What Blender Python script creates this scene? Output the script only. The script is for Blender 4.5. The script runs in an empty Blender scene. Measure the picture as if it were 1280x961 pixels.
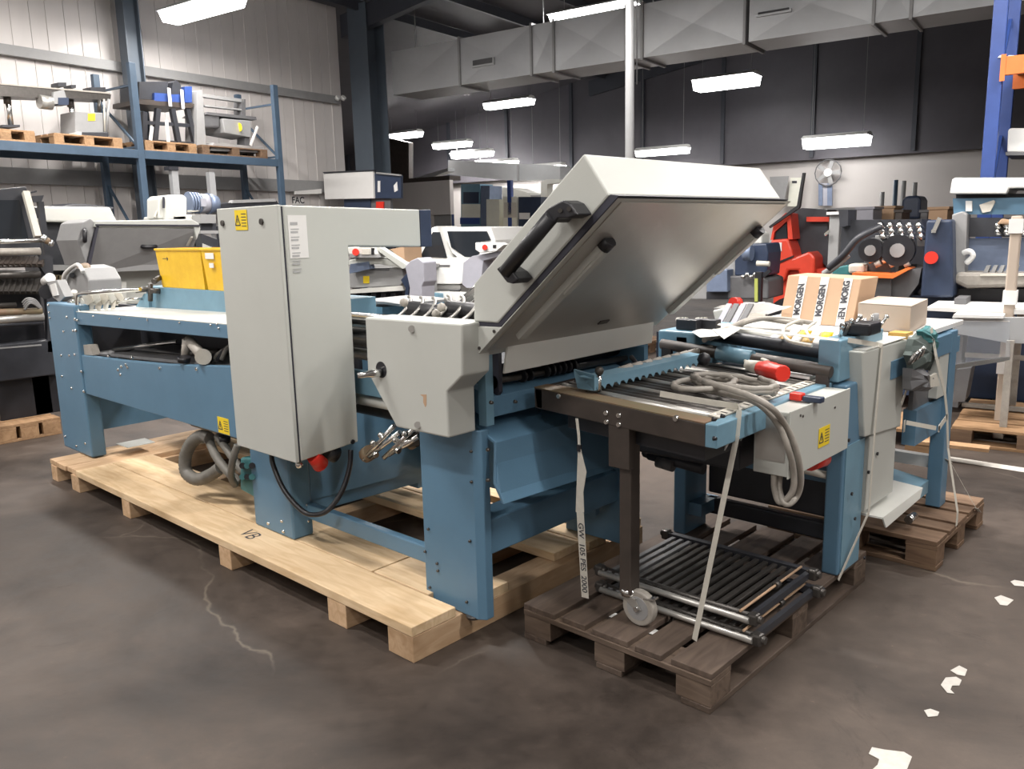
import bpy, bmesh, math, random
from mathutils import Vector, Matrix
random.seed(7)
C = bpy.context.scene.collection
PI = math.pi

# ---------------------------------------------------------------- camera, world, exposure
FPX, PITCH, ROLL, YAW, CAMH = 1033.27, .185146, -.024384, .750576, 1.6
_fw = Vector((-math.sin(YAW)*math.cos(PITCH), math.cos(YAW)*math.cos(PITCH), -math.sin(PITCH)))
_r0 = Vector((math.cos(YAW), math.sin(YAW), 0)); _u0 = _r0.cross(_fw)
_r = math.cos(ROLL)*_r0 + math.sin(ROLL)*_u0
_u = -math.sin(ROLL)*_r0 + math.cos(ROLL)*_u0
cd = bpy.data.cameras.new('camera'); cam = bpy.data.objects.new('camera', cd); C.objects.link(cam)
cd.sensor_width = 36; cd.lens = FPX*36/1280; cd.clip_end = 200; cd.clip_start = .05
cam.matrix_world = Matrix(((_r.x, _u.x, -_fw.x, 0), (_r.y, _u.y, -_fw.y, 0), (_r.z, _u.z, -_fw.z, CAMH), (0, 0, 0, 1)))
S = bpy.context.scene; S.camera = cam
S.view_settings.view_transform = 'Standard'; S.view_settings.look = 'None'
S.view_settings.exposure = 0.88; S.view_settings.gamma = 1; S.view_settings.use_curve_mapping = False
w = bpy.data.worlds.new('world'); S.world = w; w.use_nodes = True
w.node_tree.nodes['Background'].inputs[0].default_value = (.75, .85, 1, 1)
w.node_tree.nodes['Background'].inputs[1].default_value = .4
S.cycles.max_bounces = 7; S.cycles.diffuse_bounces = 4; S.cycles.glossy_bounces = 3
S.cycles.use_denoising = True

# hall frame: the building is turned 8.15 degrees against the machines
HA = .14232355
HALL = Matrix.Rotation(HA, 4, 'Z'); W = Matrix.Identity(4)
HALLI = HALL.inverted()
LAMP_W = 62.0; LAMP_COL = (1.0, .955, .91)
# fluorescent fixtures (hall x, hall y, height, length); built in fixture()
LAMPS = []

# ---------------------------------------------------------------- surveying: a sight line met with a real plane
def _ray(px, py): return (_fw*FPX + (px-640)*_r + (480.5-py)*_u).normalized()
def _hit(px, py, P, n):
    d = _ray(px, py); O = Vector((0, 0, CAMH)); return O + d*((P-O).dot(n)/d.dot(n))
def PX(px, py, X): return _hit(px, py, Vector((X, 0, 0)), Vector((1, 0, 0)))
def PY(px, py, Y): return _hit(px, py, Vector((0, Y, 0)), Vector((0, 1, 0)))
def PZ(px, py, Z): return _hit(px, py, Vector((0, 0, Z)), Vector((0, 0, 1)))
_hx = HALL.to_3x3() @ Vector((1, 0, 0)); _hy = HALL.to_3x3() @ Vector((0, 1, 0))
def HX(px, py, D): return HALLI @ _hit(px, py, _hx*D, _hx)
def HY(px, py, D): return HALLI @ _hit(px, py, _hy*D, _hy)
def HZ(px, py, Z): return HALLI @ PZ(px, py, Z)

# ---------------------------------------------------------------- mesh builder
class MB:
    def __init__(s): s.bm = bmesh.new()
    def box(s, x0, x1, y0, y1, z0, z1):
        v = [s.bm.verts.new((x, y, z)) for x in (x0, x1) for y in (y0, y1) for z in (z0, z1)]
        for f in ((0,1,3,2),(4,6,7,5),(0,4,5,1),(2,3,7,6),(0,2,6,4),(1,5,7,3)): s.bm.faces.new([v[i] for i in f])
        return s
    def prism(s, pts, vec):
        vec = Vector(vec); a = [s.bm.verts.new(Vector(p)) for p in pts]; b = [s.bm.verts.new(Vector(p)+vec) for p in pts]
        n = len(a); s.bm.faces.new(a); s.bm.faces.new(b[::-1])
        for i in range(n): s.bm.faces.new((a[i], b[i], b[(i+1)%n], a[(i+1)%n]))
        return s
    def bar(s, p, q, w, h=None, up=(0,0,1)):
        p, q = Vector(p), Vector(q); h = h or w; d = (q-p).normalized(); up = Vector(up)
        if abs(d.dot(up)) > .98: up = Vector((0, 1, 0))
        a = d.cross(up).normalized()*w/2; b = a.cross(d).normalized()*h/2
        return s.prism([p-a-b, p+a-b, p+a+b, p-a+b], q-p)
    def tube(s, pts, r, n=8, cap=True):
        pts = [Vector(p) for p in pts]; rs = r if isinstance(r, (list, tuple)) else [r]*len(pts)
        rings = []; pa = None
        for i, p in enumerate(pts):
            d = (pts[min(i+1, len(pts)-1)] - pts[max(i-1, 0)]).normalized()
            if pa is None:
                t = Vector((0, 0, 1)) if abs(d.z) < .9 else Vector((1, 0, 0)); pa = d.cross(t).normalized()
            pa = (pa - d*pa.dot(d)).normalized(); pb = d.cross(pa)
            rings.append([s.bm.verts.new(p + rs[i]*(math.cos(2*PI*k/n)*pa + math.sin(2*PI*k/n)*pb)) for k in range(n)])
        for A, B in zip(rings, rings[1:]):
            for k in range(n): s.bm.faces.new((A[k], A[(k+1)%n], B[(k+1)%n], B[k])).smooth = True
        if cap: s.bm.faces.new(rings[0][::-1]); s.bm.faces.new(rings[-1])
        return s
    def cyl(s, p, q, r, n=14, r2=None): return s.tube([p, q], [r, r if r2 is None else r2], n)
    def ball(s, p, r, n=8):
        p = Vector(p); m = n//2
        return s.tube([p+Vector((0, 0, -r*math.cos(PI*k/m))) for k in range(m+1)], [max(r*math.sin(PI*k/m), r*.05) for k in range(m+1)], n)
    def build(s, name, mat, parent=None, bevel=0., fr=W, kind=None):
        root = ROOT.get(parent.name) if parent else None
        bmesh.ops.recalc_face_normals(s.bm, faces=s.bm.faces)
        s.bm.transform(fr)
        if root is None:
            xs = [v.co for v in s.bm.verts]
            b = Vector(((min(c.x for c in xs)+max(c.x for c in xs))/2, (min(c.y for c in xs)+max(c.y for c in xs))/2, min(c.z for c in xs)))
            root = Matrix.Translation(b) @ (HALL if fr is HALL else W); new = True
        else: new = False
        s.bm.transform(root.inverted())
        me = bpy.data.meshes.new(name); s.bm.to_mesh(me); s.bm.free(); me.materials.append(mat)
        o = bpy.data.objects.new(name, me); C.objects.link(o)
        if new: o.matrix_world = root
        else: o.parent = parent
        ROOT[o.name] = root
        if bevel:
            b = o.modifiers.new('bevel', 'BEVEL'); b.width = bevel; b.segments = 2; b.limit_method = 'ANGLE'; b.angle_limit = .6
        if kind: o['kind'] = kind
        return o
ROOT = {}
def tag(o, label, cat=None, group=None, kind=None):
    o['label'] = label
    if cat: o['category'] = cat
    if group: o['group'] = group
    if kind: o['kind'] = kind
    return o
def thing(name, label, cat, base, fr=W, group=None):
    o = bpy.data.objects.new(name, None); C.objects.link(o); o.empty_display_size = .1
    m = Matrix.Translation(fr @ Vector(base)) @ (HALL if fr is HALL else W)
    o.matrix_world = m; ROOT[o.name] = m; tag(o, label, cat, group); return o
def dup(root, shift, label, group=None, fr=W, rz=0):
    # a copy of a thing with copies of its parts and sub-parts, moved by shift (in its frame)
    r = root.copy(); C.objects.link(r)
    m = Matrix.Translation((fr.to_3x3() @ Vector(shift))) @ ROOT[root.name] @ Matrix.Rotation(rz, 4, 'Z'); r.matrix_world = m; ROOT[r.name] = m
    r['label'] = label
    if group: r['group'] = group
    for ch in list(root.children):
        c = ch.copy(); C.objects.link(c); c.parent = r
        for g in list(ch.children):
            d = g.copy(); C.objects.link(d); d.parent = c
    return r
def solo(mb, name, mat, label, cat, group=None, **k): return tag(mb.build(name, mat, **k), label, cat, group)
def struct(mb, name, mat, **k): o = mb.build(name, mat, **k); o['kind'] = 'structure'; return o
def smoothpts(pts, n=6):
    pts = [Vector(p) for p in pts]; out = []
    P = [pts[0]] + pts + [pts[-1]]
    for i in range(1, len(P)-2):
        a, b, c, d = P[i-1:i+3]
        for k in range(n):
            t = k/n; out.append(.5*((2*b)+(c-a)*t+(2*a-5*b+4*c-d)*t*t+(3*b-a-3*c+d)*t**3))
    out.append(pts[-1]); return out

# ---------------------------------------------------------------- materials
def mat(name, col, rough=.5, metal=0., spec=.5, noise=0., nscale=8., col2=None, bump=0., bscale=60., emit=0., stretch=None, coat=0., alpha=1., trans=0.):
    m = bpy.data.materials.new(name); m.use_nodes = True; nt = m.node_tree; N = nt.nodes; L = nt.links
    b = N['Principled BSDF']; b.inputs['Base Color'].default_value = (*col, 1); b.inputs['Roughness'].default_value = rough
    b.inputs['Metallic'].default_value = metal; b.inputs['Specular IOR Level'].default_value = spec
    if coat: b.inputs['Coat Weight'].default_value = coat
    if trans: b.inputs['Transmission Weight'].default_value = trans
    if emit: b.inputs['Emission Color'].default_value = (*col, 1); b.inputs['Emission Strength'].default_value = emit
    if noise or bump:
        tc = N.new('ShaderNodeTexCoord'); mp = N.new('ShaderNodeMapping'); L.new(tc.outputs['Object'], mp.inputs[0])
        if stretch: mp.inputs['Scale'].default_value = stretch
    if noise:
        n = N.new('ShaderNodeTexNoise'); n.inputs['Scale'].default_value = nscale; n.inputs['Detail'].default_value = 6; n.inputs['Roughness'].default_value = .65
        L.new(mp.outputs[0], n.inputs[0])
        r = N.new('ShaderNodeValToRGB'); r.color_ramp.elements[0].position = .32; r.color_ramp.elements[1].position = .68
        c2 = col2 or tuple(max(0, c*(1-noise)) for c in col)
        r.color_ramp.elements[0].color = (*c2, 1); r.color_ramp.elements[1].color = (*col, 1)
        L.new(n.outputs[0], r.inputs[0]); L.new(r.outputs[0], b.inputs['Base Color'])
    if bump:
        n2 = N.new('ShaderNodeTexNoise'); n2.inputs['Scale'].default_value = bscale; L.new(mp.outputs[0], n2.inputs[0])
        bu = N.new('ShaderNodeBump'); bu.inputs['Strength'].default_value = bump; bu.inputs['Distance'].default_value = .01
        L.new(n2.outputs[0], bu.inputs['Height']); L.new(bu.outputs[0], b.inputs['Normal'])
    return m
M = {}
M['paint'] = mat('light_grey_paint', (.50, .51, .475), .42, noise=.05, nscale=3, bump=.05, bscale=250)
M['paint2'] = mat('white_grey_paint', (.62, .62, .58), .4, noise=.04)
M['white'] = mat('white_paint', (.75, .75, .73), .4, noise=.04)
M['blue'] = mat('machine_blue_paint', (.108, .215, .318), .38, noise=.1, nscale=4, bump=.05, bscale=200)
M['blue2'] = mat('worn_light_blue_paint', (.165, .305, .40), .38, noise=.15, nscale=6)
M['brown'] = mat('brown_grey_paint', (.062, .048, .04), .5, noise=.3, nscale=12)
M['rust'] = mat('rusty_top', (.20, .12, .075), .55, noise=.5, nscale=9, col2=(.16, .14, .08))
M['alu'] = mat('brushed_steel', (.50, .485, .455), .36, metal=.65, noise=.12, nscale=2.5, bump=.04, bscale=90)
M['steel'] = mat('bright_steel', (.75, .75, .73), .22, metal=1., noise=.1)
M['dsteel'] = mat('dark_oily_steel', (.10, .092, .085), .38, metal=.6, noise=.3, nscale=20)
M['black'] = mat('black_plastic', (.018, .018, .022), .4, noise=.3)
M['dark'] = mat('dark_machine_paint', (.035, .037, .045), .45, noise=.3, nscale=6)
M['darkblue'] = mat('dark_blue_press_paint', (.03, .045, .085), .4, noise=.2)
M['seal'] = mat('rubber_seal', (.03, .03, .045), .6, noise=.2)
M['grey'] = mat('mid_grey_paint', (.30, .30, .30), .45, noise=.1)
M['greyd'] = mat('dark_grey_paint', (.13, .13, .135), .5, noise=.15)
M['yellow'] = mat('yellow_plastic', (.83, .53, .03), .4, noise=.12, nscale=10, col2=(.72, .42, .015))
M['sticker'] = mat('yellow_sticker', (.85, .62, .02), .5, noise=.05)
M['red'] = mat('red_plastic', (.72, .035, .02), .35, noise=.1)
M['redpaint'] = mat('red_forklift_paint', (.68, .06, .03), .35, noise=.1)
M['orange'] = mat('orange_paint', (.80, .19, .04), .45, noise=.12)
M['rackblue'] = mat('rack_blue_paint', (.035, .075, .27), .4, noise=.15)
M['steelblue'] = mat('rack_steel_blue', (.062, .10, .15), .45, noise=.2, nscale=5)
M['column'] = mat('column_grey_blue', (.10, .125, .155), .5, noise=.15, nscale=2)
M['cable'] = mat('grey_cable', (.38, .35, .31), .5, noise=.2, nscale=30)
M['hose'] = mat('corrugated_hose', (.17, .16, .14), .55, noise=.3, nscale=15)
M['strap'] = mat('beige_strap', (.60, .57, .50), .6, noise=.1, nscale=40)
M['paper'] = mat('paper', (.75, .74, .72), .7, noise=.04)
M['ink'] = mat('print_ink', (.05, .05, .06), .7, noise=.1)
M['inkg'] = mat('faded_print', (.42, .42, .42), .7, noise=.1)
M['card'] = mat('brown_cardboard', (.47, .31, .195), .8, noise=.08, nscale=5)
M['card2'] = mat('pale_cardboard', (.47, .39, .32), .8, noise=.06, nscale=4)
M['teal'] = mat('teal_paint', (.05, .19, .20), .4, noise=.25, nscale=14)
M['duct'] = mat('galvanised_duct', (.50, .51, .52), .42, metal=.35, noise=.12, nscale=1.6)
M['roof'] = mat('dark_roof_sheet', (.105, .10, .115), .55, noise=.2, nscale=1.2)
M['beam'] = mat('roof_beam_paint', (.055, .06, .075), .5, noise=.2, nscale=2)
M['glass'] = mat('dark_window_glass', (.02, .024, .03), .12, noise=.1, nscale=2)
M['ochre'] = mat('ochre_beam', (.55, .33, .08), .5, noise=.1)
M['shelfw'] = mat('pale_cream_box', (.78, .78, .68), .6, noise=.08)
M['motor'] = mat('blue_grey_motor', (.20, .25, .36), .35, metal=.3, noise=.2)
M['violet'] = mat('grey_violet_plastic', (.38, .38, .43), .45, noise=.1)
M['green'] = mat('green_yellow_paint', (.38, .42, .10), .5, noise=.1)
M['marking'] = mat('floor_marking_paint', (.62, .59, .54), .6, noise=.2, nscale=25)
M['plex'] = mat('clear_plexiglass', (.9, .93, .97), .08, trans=.92, noise=.03)
M['plex'].node_tree.nodes['Principled BSDF'].inputs['IOR'].default_value = 1.15
M['lamp'] = mat('lamp_glow', (1., .98, .97), .5, emit=7., noise=.01)

def wood(name, c1, c2, rough=.65, sc=(2.2, 14, 14)):
    m = bpy.data.materials.new(name); m.use_nodes = True; nt = m.node_tree; N = nt.nodes; L = nt.links
    b = N['Principled BSDF']; b.inputs['Roughness'].default_value = rough; b.inputs['Specular IOR Level'].default_value = .25
    tc = N.new('ShaderNodeTexCoord'); mp = N.new('ShaderNodeMapping'); mp.inputs['Scale'].default_value = sc
    oi = N.new('ShaderNodeObjectInfo'); ad = N.new('ShaderNodeVectorMath'); ad.operation = 'ADD'
    cx = N.new('ShaderNodeCombineXYZ'); mu = N.new('ShaderNodeMath'); mu.operation = 'MULTIPLY'; mu.inputs[1].default_value = 37
    L.new(oi.outputs['Random'], mu.inputs[0]); L.new(mu.outputs[0], cx.inputs[0]); L.new(mu.outputs[0], cx.inputs[1])
    L.new(tc.outputs['Object'], mp.inputs[0]); L.new(mp.outputs[0], ad.inputs[0]); L.new(cx.outputs[0], ad.inputs[1])
    n = N.new('ShaderNodeTexNoise'); n.inputs['Scale'].default_value = 1.6; n.inputs['Detail'].default_value = 8; n.inputs['Distortion'].default_value = 1.2
    L.new(ad.outputs[0], n.inputs[0])
    r = N.new('ShaderNodeValToRGB'); r.color_ramp.elements[0].position = .3; r.color_ramp.elements[1].position = .66
    r.color_ramp.elements[0].color = (*c2, 1); r.color_ramp.elements[1].color = (*c1, 1); L.new(n.outputs[0], r.inputs[0])
    n3 = N.new('ShaderNodeTexNoise'); n3.inputs['Scale'].default_value = 2.5; n3.inputs['Detail'].default_value = 3; L.new(tc.outputs['Object'], n3.inputs[0])
    r3 = N.new('ShaderNodeValToRGB'); r3.color_ramp.elements[0].position = .3; r3.color_ramp.elements[1].position = .5
    r3.color_ramp.elements[0].color = (.62, .58, .52, 1); r3.color_ramp.elements[1].color = (1, 1, 1, 1); L.new(n3.outputs[0], r3.inputs[0])
    hs = N.new('ShaderNodeMixRGB'); hs.blend_type = 'MULTIPLY'; hs.inputs[0].default_value = .7
    L.new(r.outputs[0], hs.inputs[1]); L.new(r3.outputs[0], hs.inputs[2])
    mr = N.new('ShaderNodeMapRange'); mr.inputs[3].default_value = .82; mr.inputs[4].default_value = 1.1; L.new(oi.outputs['Random'], mr.inputs[0])
    sc2 = N.new('ShaderNodeVectorMath'); sc2.operation = 'SCALE'; L.new(hs.outputs[0], sc2.inputs[0]); L.new(mr.outputs[0], sc2.inputs['Scale'])
    L.new(sc2.outputs[0], b.inputs['Base Color'])
    bu = N.new('ShaderNodeBump'); bu.inputs['Strength'].default_value = .25; bu.inputs['Distance'].default_value = .004
    L.new(n.outputs[0], bu.inputs['Height']); L.new(bu.outputs[0], b.inputs['Normal']); return m
M['pine'] = wood('new_pine_x', (.74, .56, .36), (.60, .42, .24))
M['piney'] = wood('new_pine_y', (.66, .46, .29), (.50, .32, .18), sc=(14, 2.2, 14))
M['old'] = wood('weathered_pallet_y', (.135, .10, .078), (.075, .055, .045), sc=(14, 2.2, 14))
M['oldx'] = wood('weathered_pallet_x', (.17, .125, .095), (.09, .065, .05))
M['tan'] = wood('tan_pallet_wood', (.40, .25, .14), (.27, .16, .085))
M['brownw'] = wood('brown_pallet_wood', (.21, .135, .085), (.13, .08, .052))

def floor_mat():
    m = bpy.data.materials.new('worn_concrete_floor'); m.use_nodes = True; nt = m.node_tree; N = nt.nodes; L = nt.links
    b = N['Principled BSDF']; tc = N.new('ShaderNodeTexCoord')
    def noise(sc, det, p0, p1, c0, c1, rough=.6, dist=0.):
        n = N.new('ShaderNodeTexNoise'); n.inputs['Scale'].default_value = sc; n.inputs['Detail'].default_value = det
        n.inputs['Roughness'].default_value = rough; n.inputs['Distortion'].default_value = dist; L.new(tc.outputs['Object'], n.inputs[0])
        r = N.new('ShaderNodeValToRGB'); r.color_ramp.elements[0].position = p0; r.color_ramp.elements[1].position = p1
        r.color_ramp.elements[0].color = (*c0, 1); r.color_ramp.elements[1].color = (*c1, 1); L.new(n.outputs[0], r.inputs[0]); return r
    a = noise(.62, 12, .36, .62, (.026, .0195, .016), (.094, .073, .060), dist=.9)
    c = noise(6.5, 14, .35, .7, (.58, .56, .54), (1.2, 1.17, 1.14), .8)
    d = noise(26, 5, .70, .76, (1, 1, 1), (2.6, 2.4, 2.2))
    e = noise(2.3, 12, .34, .42, (.55, .53, .53), (1, 1, 1), .78, 2.5)
    x = a.outputs[0]
    for k, f in ((c, .8), (d, .35), (e, .6)):
        mx = N.new('ShaderNodeMixRGB'); mx.blend_type = 'MULTIPLY'; mx.inputs[0].default_value = f; L.new(x, mx.inputs[1]); L.new(k.outputs[0], mx.inputs[2]); x = mx.outputs[0]
    vo = N.new('ShaderNodeTexVoronoi'); vo.feature = 'DISTANCE_TO_EDGE'; vo.inputs['Scale'].default_value = .42
    nz = N.new('ShaderNodeTexNoise'); nz.inputs['Scale'].default_value = 1.3; nz.inputs['Detail'].default_value = 9
    ms = N.new('ShaderNodeVectorMath'); ms.operation = 'MULTIPLY_ADD'; ms.inputs[1].default_value = (.55, .55, 0); L.new(tc.outputs['Object'], nz.inputs[0])
    L.new(nz.outputs['Color'], ms.inputs[0]); L.new(tc.outputs['Object'], ms.inputs[2]); L.new(ms.outputs[0], vo.inputs[0])
    vr = N.new('ShaderNodeValToRGB'); vr.color_ramp.elements[0].position = 0; vr.color_ramp.elements[1].position = .0028
    vr.color_ramp.elements[0].color = (1, 1, 1, 1); vr.color_ramp.elements[1].color = (0, 0, 0, 1); L.new(vo.outputs['Distance'], vr.inputs[0])
    mk = noise(.9, 2, .53, .62, (0, 0, 0), (.38, .38, .38)); ml = N.new('ShaderNodeMath'); ml.operation = 'MULTIPLY'; L.new(vr.outputs[0], ml.inputs[0]); L.new(mk.outputs[0], ml.inputs[1])
    mx = N.new('ShaderNodeMixRGB'); L.new(ml.outputs[0], mx.inputs[0]); L.new(x, mx.inputs[1]); mx.inputs[2].default_value = (.26, .22, .17, 1); x = mx.outputs[0]
    L.new(x, b.inputs['Base Color'])
    rr = N.new('ShaderNodeMapRange'); rr.inputs[3].default_value = .34; rr.inputs[4].default_value = .62
    bw = N.new('ShaderNodeRGBToBW'); L.new(c.outputs[0], bw.inputs[0]); L.new(bw.outputs[0], rr.inputs[0]); L.new(rr.outputs[0], b.inputs['Roughness'])
    b.inputs['Specular IOR Level'].default_value = .4
    bu = N.new('ShaderNodeBump'); bu.inputs['Strength'].default_value = .15; bu.inputs['Distance'].default_value = .005; L.new(bw.outputs[0], bu.inputs['Height']); L.new(bu.outputs[0], b.inputs['Normal'])
    return m
M['floor'] = floor_mat()
M['wallp'] = mat('white_wall_panel', (.70, .665, .645), .5, noise=.12, nscale=1.3, stretch=(1, 1, .35), coat=.05)
M['wallf'] = mat('far_wall_plaster', (.58, .55, .53), .7, noise=.06, nscale=.8)

# ---------------------------------------------------------------- the hall
WX = -12.7          # hall x of the left wall
floor = struct(MB().box(-24, 11, -7, 25, -.2, 0), 'floor', M['floor'], fr=HALL)
wl = struct(MB().box(WX-.3, WX-.05, -7, 12.45, 0, 6.6), 'wall_left', M['wallp'], fr=HALL)
pw = .50; n = int((12.45+7)/pw)
for i in range(n+1):
    y0 = 12.45-(i+1)*pw; mb = MB().box(WX-.05, WX, y0+.004, y0+pw-.003, 0, 6.6); mb.box(WX, WX+.012, y0+pw*.5-.02, y0+pw*.5, 0, 6.6)
    mb.build('wall_panel', M['wallp'], wl, fr=HALL)
struct(MB().box(-24, 11, 23, 23.3, 0, 7.5), 'wall_far', M['wallf'], fr=HALL)
struct(MB().box(10.7, 11, -7, 23, 0, 7), 'wall_right', M['wallf'], fr=HALL)
struct(MB().box(-24, 11, -7.3, -7, 0, 7), 'wall_back', M['wallf'], fr=HALL)
struct(MB().box(-24.3, -24, 12.45, 23, 0, 7), 'wall_annex', M['wallf'], fr=HALL)
struct(MB().box(-24, WX-.3, 12.2, 12.45, 0, 6.6), 'wall_return', M['wallf'], fr=HALL)
# pitched roof, ridge along hall y
rf = MB(); RZ0, RZ1, RXM = 6.0, 7.6, -2.0
rf.prism([(-24, -7, 5.2), (-24, -7, 5.3), (RXM, -7, RZ1+.1), (11, -7, 6.3), (11, -7, 6.2), (RXM, -7, RZ1)], (0, 30.2, 0))
def roofz(x): return 6.0+(x-WX)*(RZ1-6.0)/(RXM-WX) if x < RXM else RZ1-(x-RXM)*(RZ1-6.2)/(11-RXM)
rf2 = MB(); 
rf2.prism([(-24, -7.3, roofz(-24)), (-24, -7.3, roofz(-24)+.1), (RXM, -7.3, RZ1+.1), (11, -7.3, 6.3), (11, -7.3, 6.2), (RXM, -7.3, RZ1)], (0, 30.6, 0)); rf.bm.free()
roof = struct(rf2, 'ceiling', M['roof'], fr=HALL)
for i in range(18):                        # purlins under the roof sheets, along hall y
    x = -12.2+i*1.3
    if x < 10.6: MB().box(x, x+.07, -7, 23, roofz(x+.035)-.2, roofz(x+.035)-.02).build('purlin', M['beam'], roof, fr=HALL)
for y in (0.2, 6.3, 12.55, 17.6, 22.6):    # portal rafters across the hall
    g = MB()
    g.prism([(WX, y, roofz(WX)-.55), (WX, y, roofz(WX)-.12), (RXM, y, RZ1-.2), (10.9, y, 6.0), (10.9, y, 5.6), (RXM, y, RZ1-.55)], (0, .18, 0))
    g.build('rafter', M['beam'], roof, fr=HALL)
# wall rails
for z, zz, col in ((4.22, .14, 'steelblue'), (2.52, .22, 'greyd')):
    struct(MB().box(WX+.02, WX+.12, -6.5, 12.3, z-zz/2, z+zz/2), 'trim_%d' % (1 if z > 3 else 2), M['grey' if z > 3 else 'grey'], fr=HALL)

def ibeam(label, hx0, hy0, w, d, z1, material, name='steel_column'):
    r = thing(name, label, 'column', (hx0, hy0, 0), HALL); h = HALL
    MB().box(hx0-w/2, hx0+w/2, hy0-d/2, hy0-d/2+.02, 0, z1).build('flange', material, r, fr=h)
    MB().box(hx0-w/2, hx0+w/2, hy0+d/2-.02, hy0+d/2, 0, z1).build('flange', material, r, fr=h)
    MB().box(hx0-.012, hx0+.012, hy0-d/2+.02, hy0+d/2-.02, 0, z1).build('web', material, r, fr=h)
    MB().box(hx0-w/2-.05, hx0+w/2+.05, hy0-d/2-.05, hy0+d/2+.05, 0, .02).build('base_plate', material, r, fr=h)
    return r
c = HX(166, 80, -12.42)
ibeam('dark blue steel wall column standing behind the left storage rack', -12.42, c.y, .20, .26, 6.0, M['column'])
ibeam('big grey blue steel column at the end of the white panelled wall', -12.2, 12.75, .5, .5, 6.0, M['column'])
p = HY(787, 190, 9.0)
r = thing('round_post', 'tall slim grey steel post rising behind the open hood', 'post', (p.x, 9.0, 0), HALL)
MB().cyl((p.x, 9.0, .02), (p.x, 9.0, roofz(p.x)-.22), .052, 20).build('pole', M['duct'], r, fr=HALL)
MB().box(p.x-.14, p.x+.14, 8.86, 9.14, 0, .02).build('base_plate', M['duct'], r, fr=HALL)
MB().cyl((p.x+.08, 9.02, 3.2), (p.x+.08, 9.02, roofz(p.x)-.3), .008).build('wire', M['greyd'], r, fr=HALL)

# air duct
DZ0, DZ1, DY = 4.3, 5.12, 12.95
d0 = HY(492, 122, DY).x; duct = thing('air_duct', 'long rectangular galvanised air duct hung under the dark roof', 'duct', ((d0+4)/2, DY+.4, DZ0), HALL)
xs = [d0]+[HY(px, 80, DY).x for px in (575, 665, 693, 783, 803, 930, 935, 1089, 1135)]; xs += [xs[-1]+1.4*k for k in (1, 2, 3, 4)]
for a, b in zip(xs, xs[1:]):
    if b-a < .1: continue
    mb = MB(); y = DY; m_ = (a+b)/2; zc = (DZ0+DZ1)/2
    v = [mb.bm.verts.new(q) for q in ((a, y, DZ0), (b, y, DZ0), (b, y, DZ1), (a, y, DZ1), (m_, y+.028, zc))]
    for k in range(4): mb.bm.faces.new((v[k], v[(k+1)%4], v[4]))
    u = [mb.bm.verts.new(q) for q in ((a, y+.85, DZ0), (b, y+.85, DZ0), (b, y+.85, DZ1), (a, y+.85, DZ1))]
    for k in range(4): mb.bm.faces.new((v[k], u[k], u[(k+1)%4], v[(k+1)%4]))
    mb.bm.faces.new(u[::-1])
    mb.build('duct_section', M['duct'], duct, fr=HALL)
    MB().box(b-.02, b+.02, y-.035, y+.885, DZ0-.035, DZ1+.035).build('flange', M['grey'], duct, fr=HALL)
for (x0, y0, x1, y1) in ((591, 68, 618, 85), (946, 6, 990, 22)):
    a = HY(x0, y1, DY); b = HY(x1, y0, DY)
    f = MB().box(a.x, b.x, DY-.03, DY+.02, a.z, b.z-.05).build('vent_grille', M['duct'], duct, fr=HALL)
    for k in range(5):
        z = a.z+.03+k*(b.z-.09-a.z)/5; MB().box(a.x+.03, b.x-.03, DY-.04, DY-.03, z, z+.025).build('louvre', M['greyd'], f, fr=HALL)
for x in (xs[0]+.3, xs[2], xs[5], xs[8]): MB().cyl((x, DY+.4, DZ1), (x, DY+.4, roofz(x)-.2), .012).build('hanger', M['grey'], duct, fr=HALL)

def fixture(x, y, z, L, label, group='fluorescent lamps under the roof', power=1., wd=1., hh=1.):
    r = thing('ceiling_lamp', label, 'lamp', (x, y, z), HALL, group)
    MB().prism([(x-L/2, y-.17*wd, z), (x-L/2, y+.17*wd, z), (x-L/2, y+.07*wd, z+.09), (x-L/2, y-.07*wd, z+.09)], (L, 0, 0)).build('housing', M['white'], r, fr=HALL)
    MB().prism([(x-L/2+.02, y-.15*wd, z-.001), (x-L/2+.02, y+.15*wd, z-.001), (x-L/2+.02, y+.10*wd, z-.10*hh), (x-L/2+.02, y-.10*wd, z-.10*hh)], (L-.04, 0, 0)).build('diffuser', M['lamp'], r, fr=HALL)
    for s in (-1, 1): MB().cyl((x+s*L*.4, y, z+.08), (x+s*L*.4, y, roofz(x+s*L*.4)-.05), .006, 6).build('wire', M['grey'], r, fr=HALL)
    ld = bpy.data.lights.new('tube_light', 'AREA'); ld.shape = 'RECTANGLE'; ld.size = L; ld.size_y = .2; ld.energy = LAMP_W*power; ld.color = LAMP_COL
    lo = bpy.data.objects.new('tube_light', ld); C.objects.link(lo); lo.parent = r; lo.location = (0, 0, -.1*hh-.005)
    return r
V = [(745, 14, 'bright twin tube lamp above the air duct near the slim post', 1.6), (636, 127, 'bluish tube lamp hanging just under the duct left of the slim post', 1.5),
     (908, 98, 'glaring tube lamp under the duct right of the slim post', 1.5), (1046, 172, 'glaring tube lamp right of centre above the far white wall', 1.5),
     (252, 6, 'white tube lamp at the top edge over the left wall', 1.6), (505, 167, 'tube lamp seen just right of the big column', 1.3),
     (565, 179, 'tube lamp second right of the big column', 1.4), (590, 191, 'long tube lamp in the middle of the distant lamp cluster', 1.5),
     (620, 203, 'lowest tube lamp of the distant cluster above the far shelves', 1.5), (683, 208, 'small distant tube lamp left of the open hood', 1.2),
     (828, 187, 'tube lamp half hidden behind the top of the open hood', 1.5)]
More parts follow.
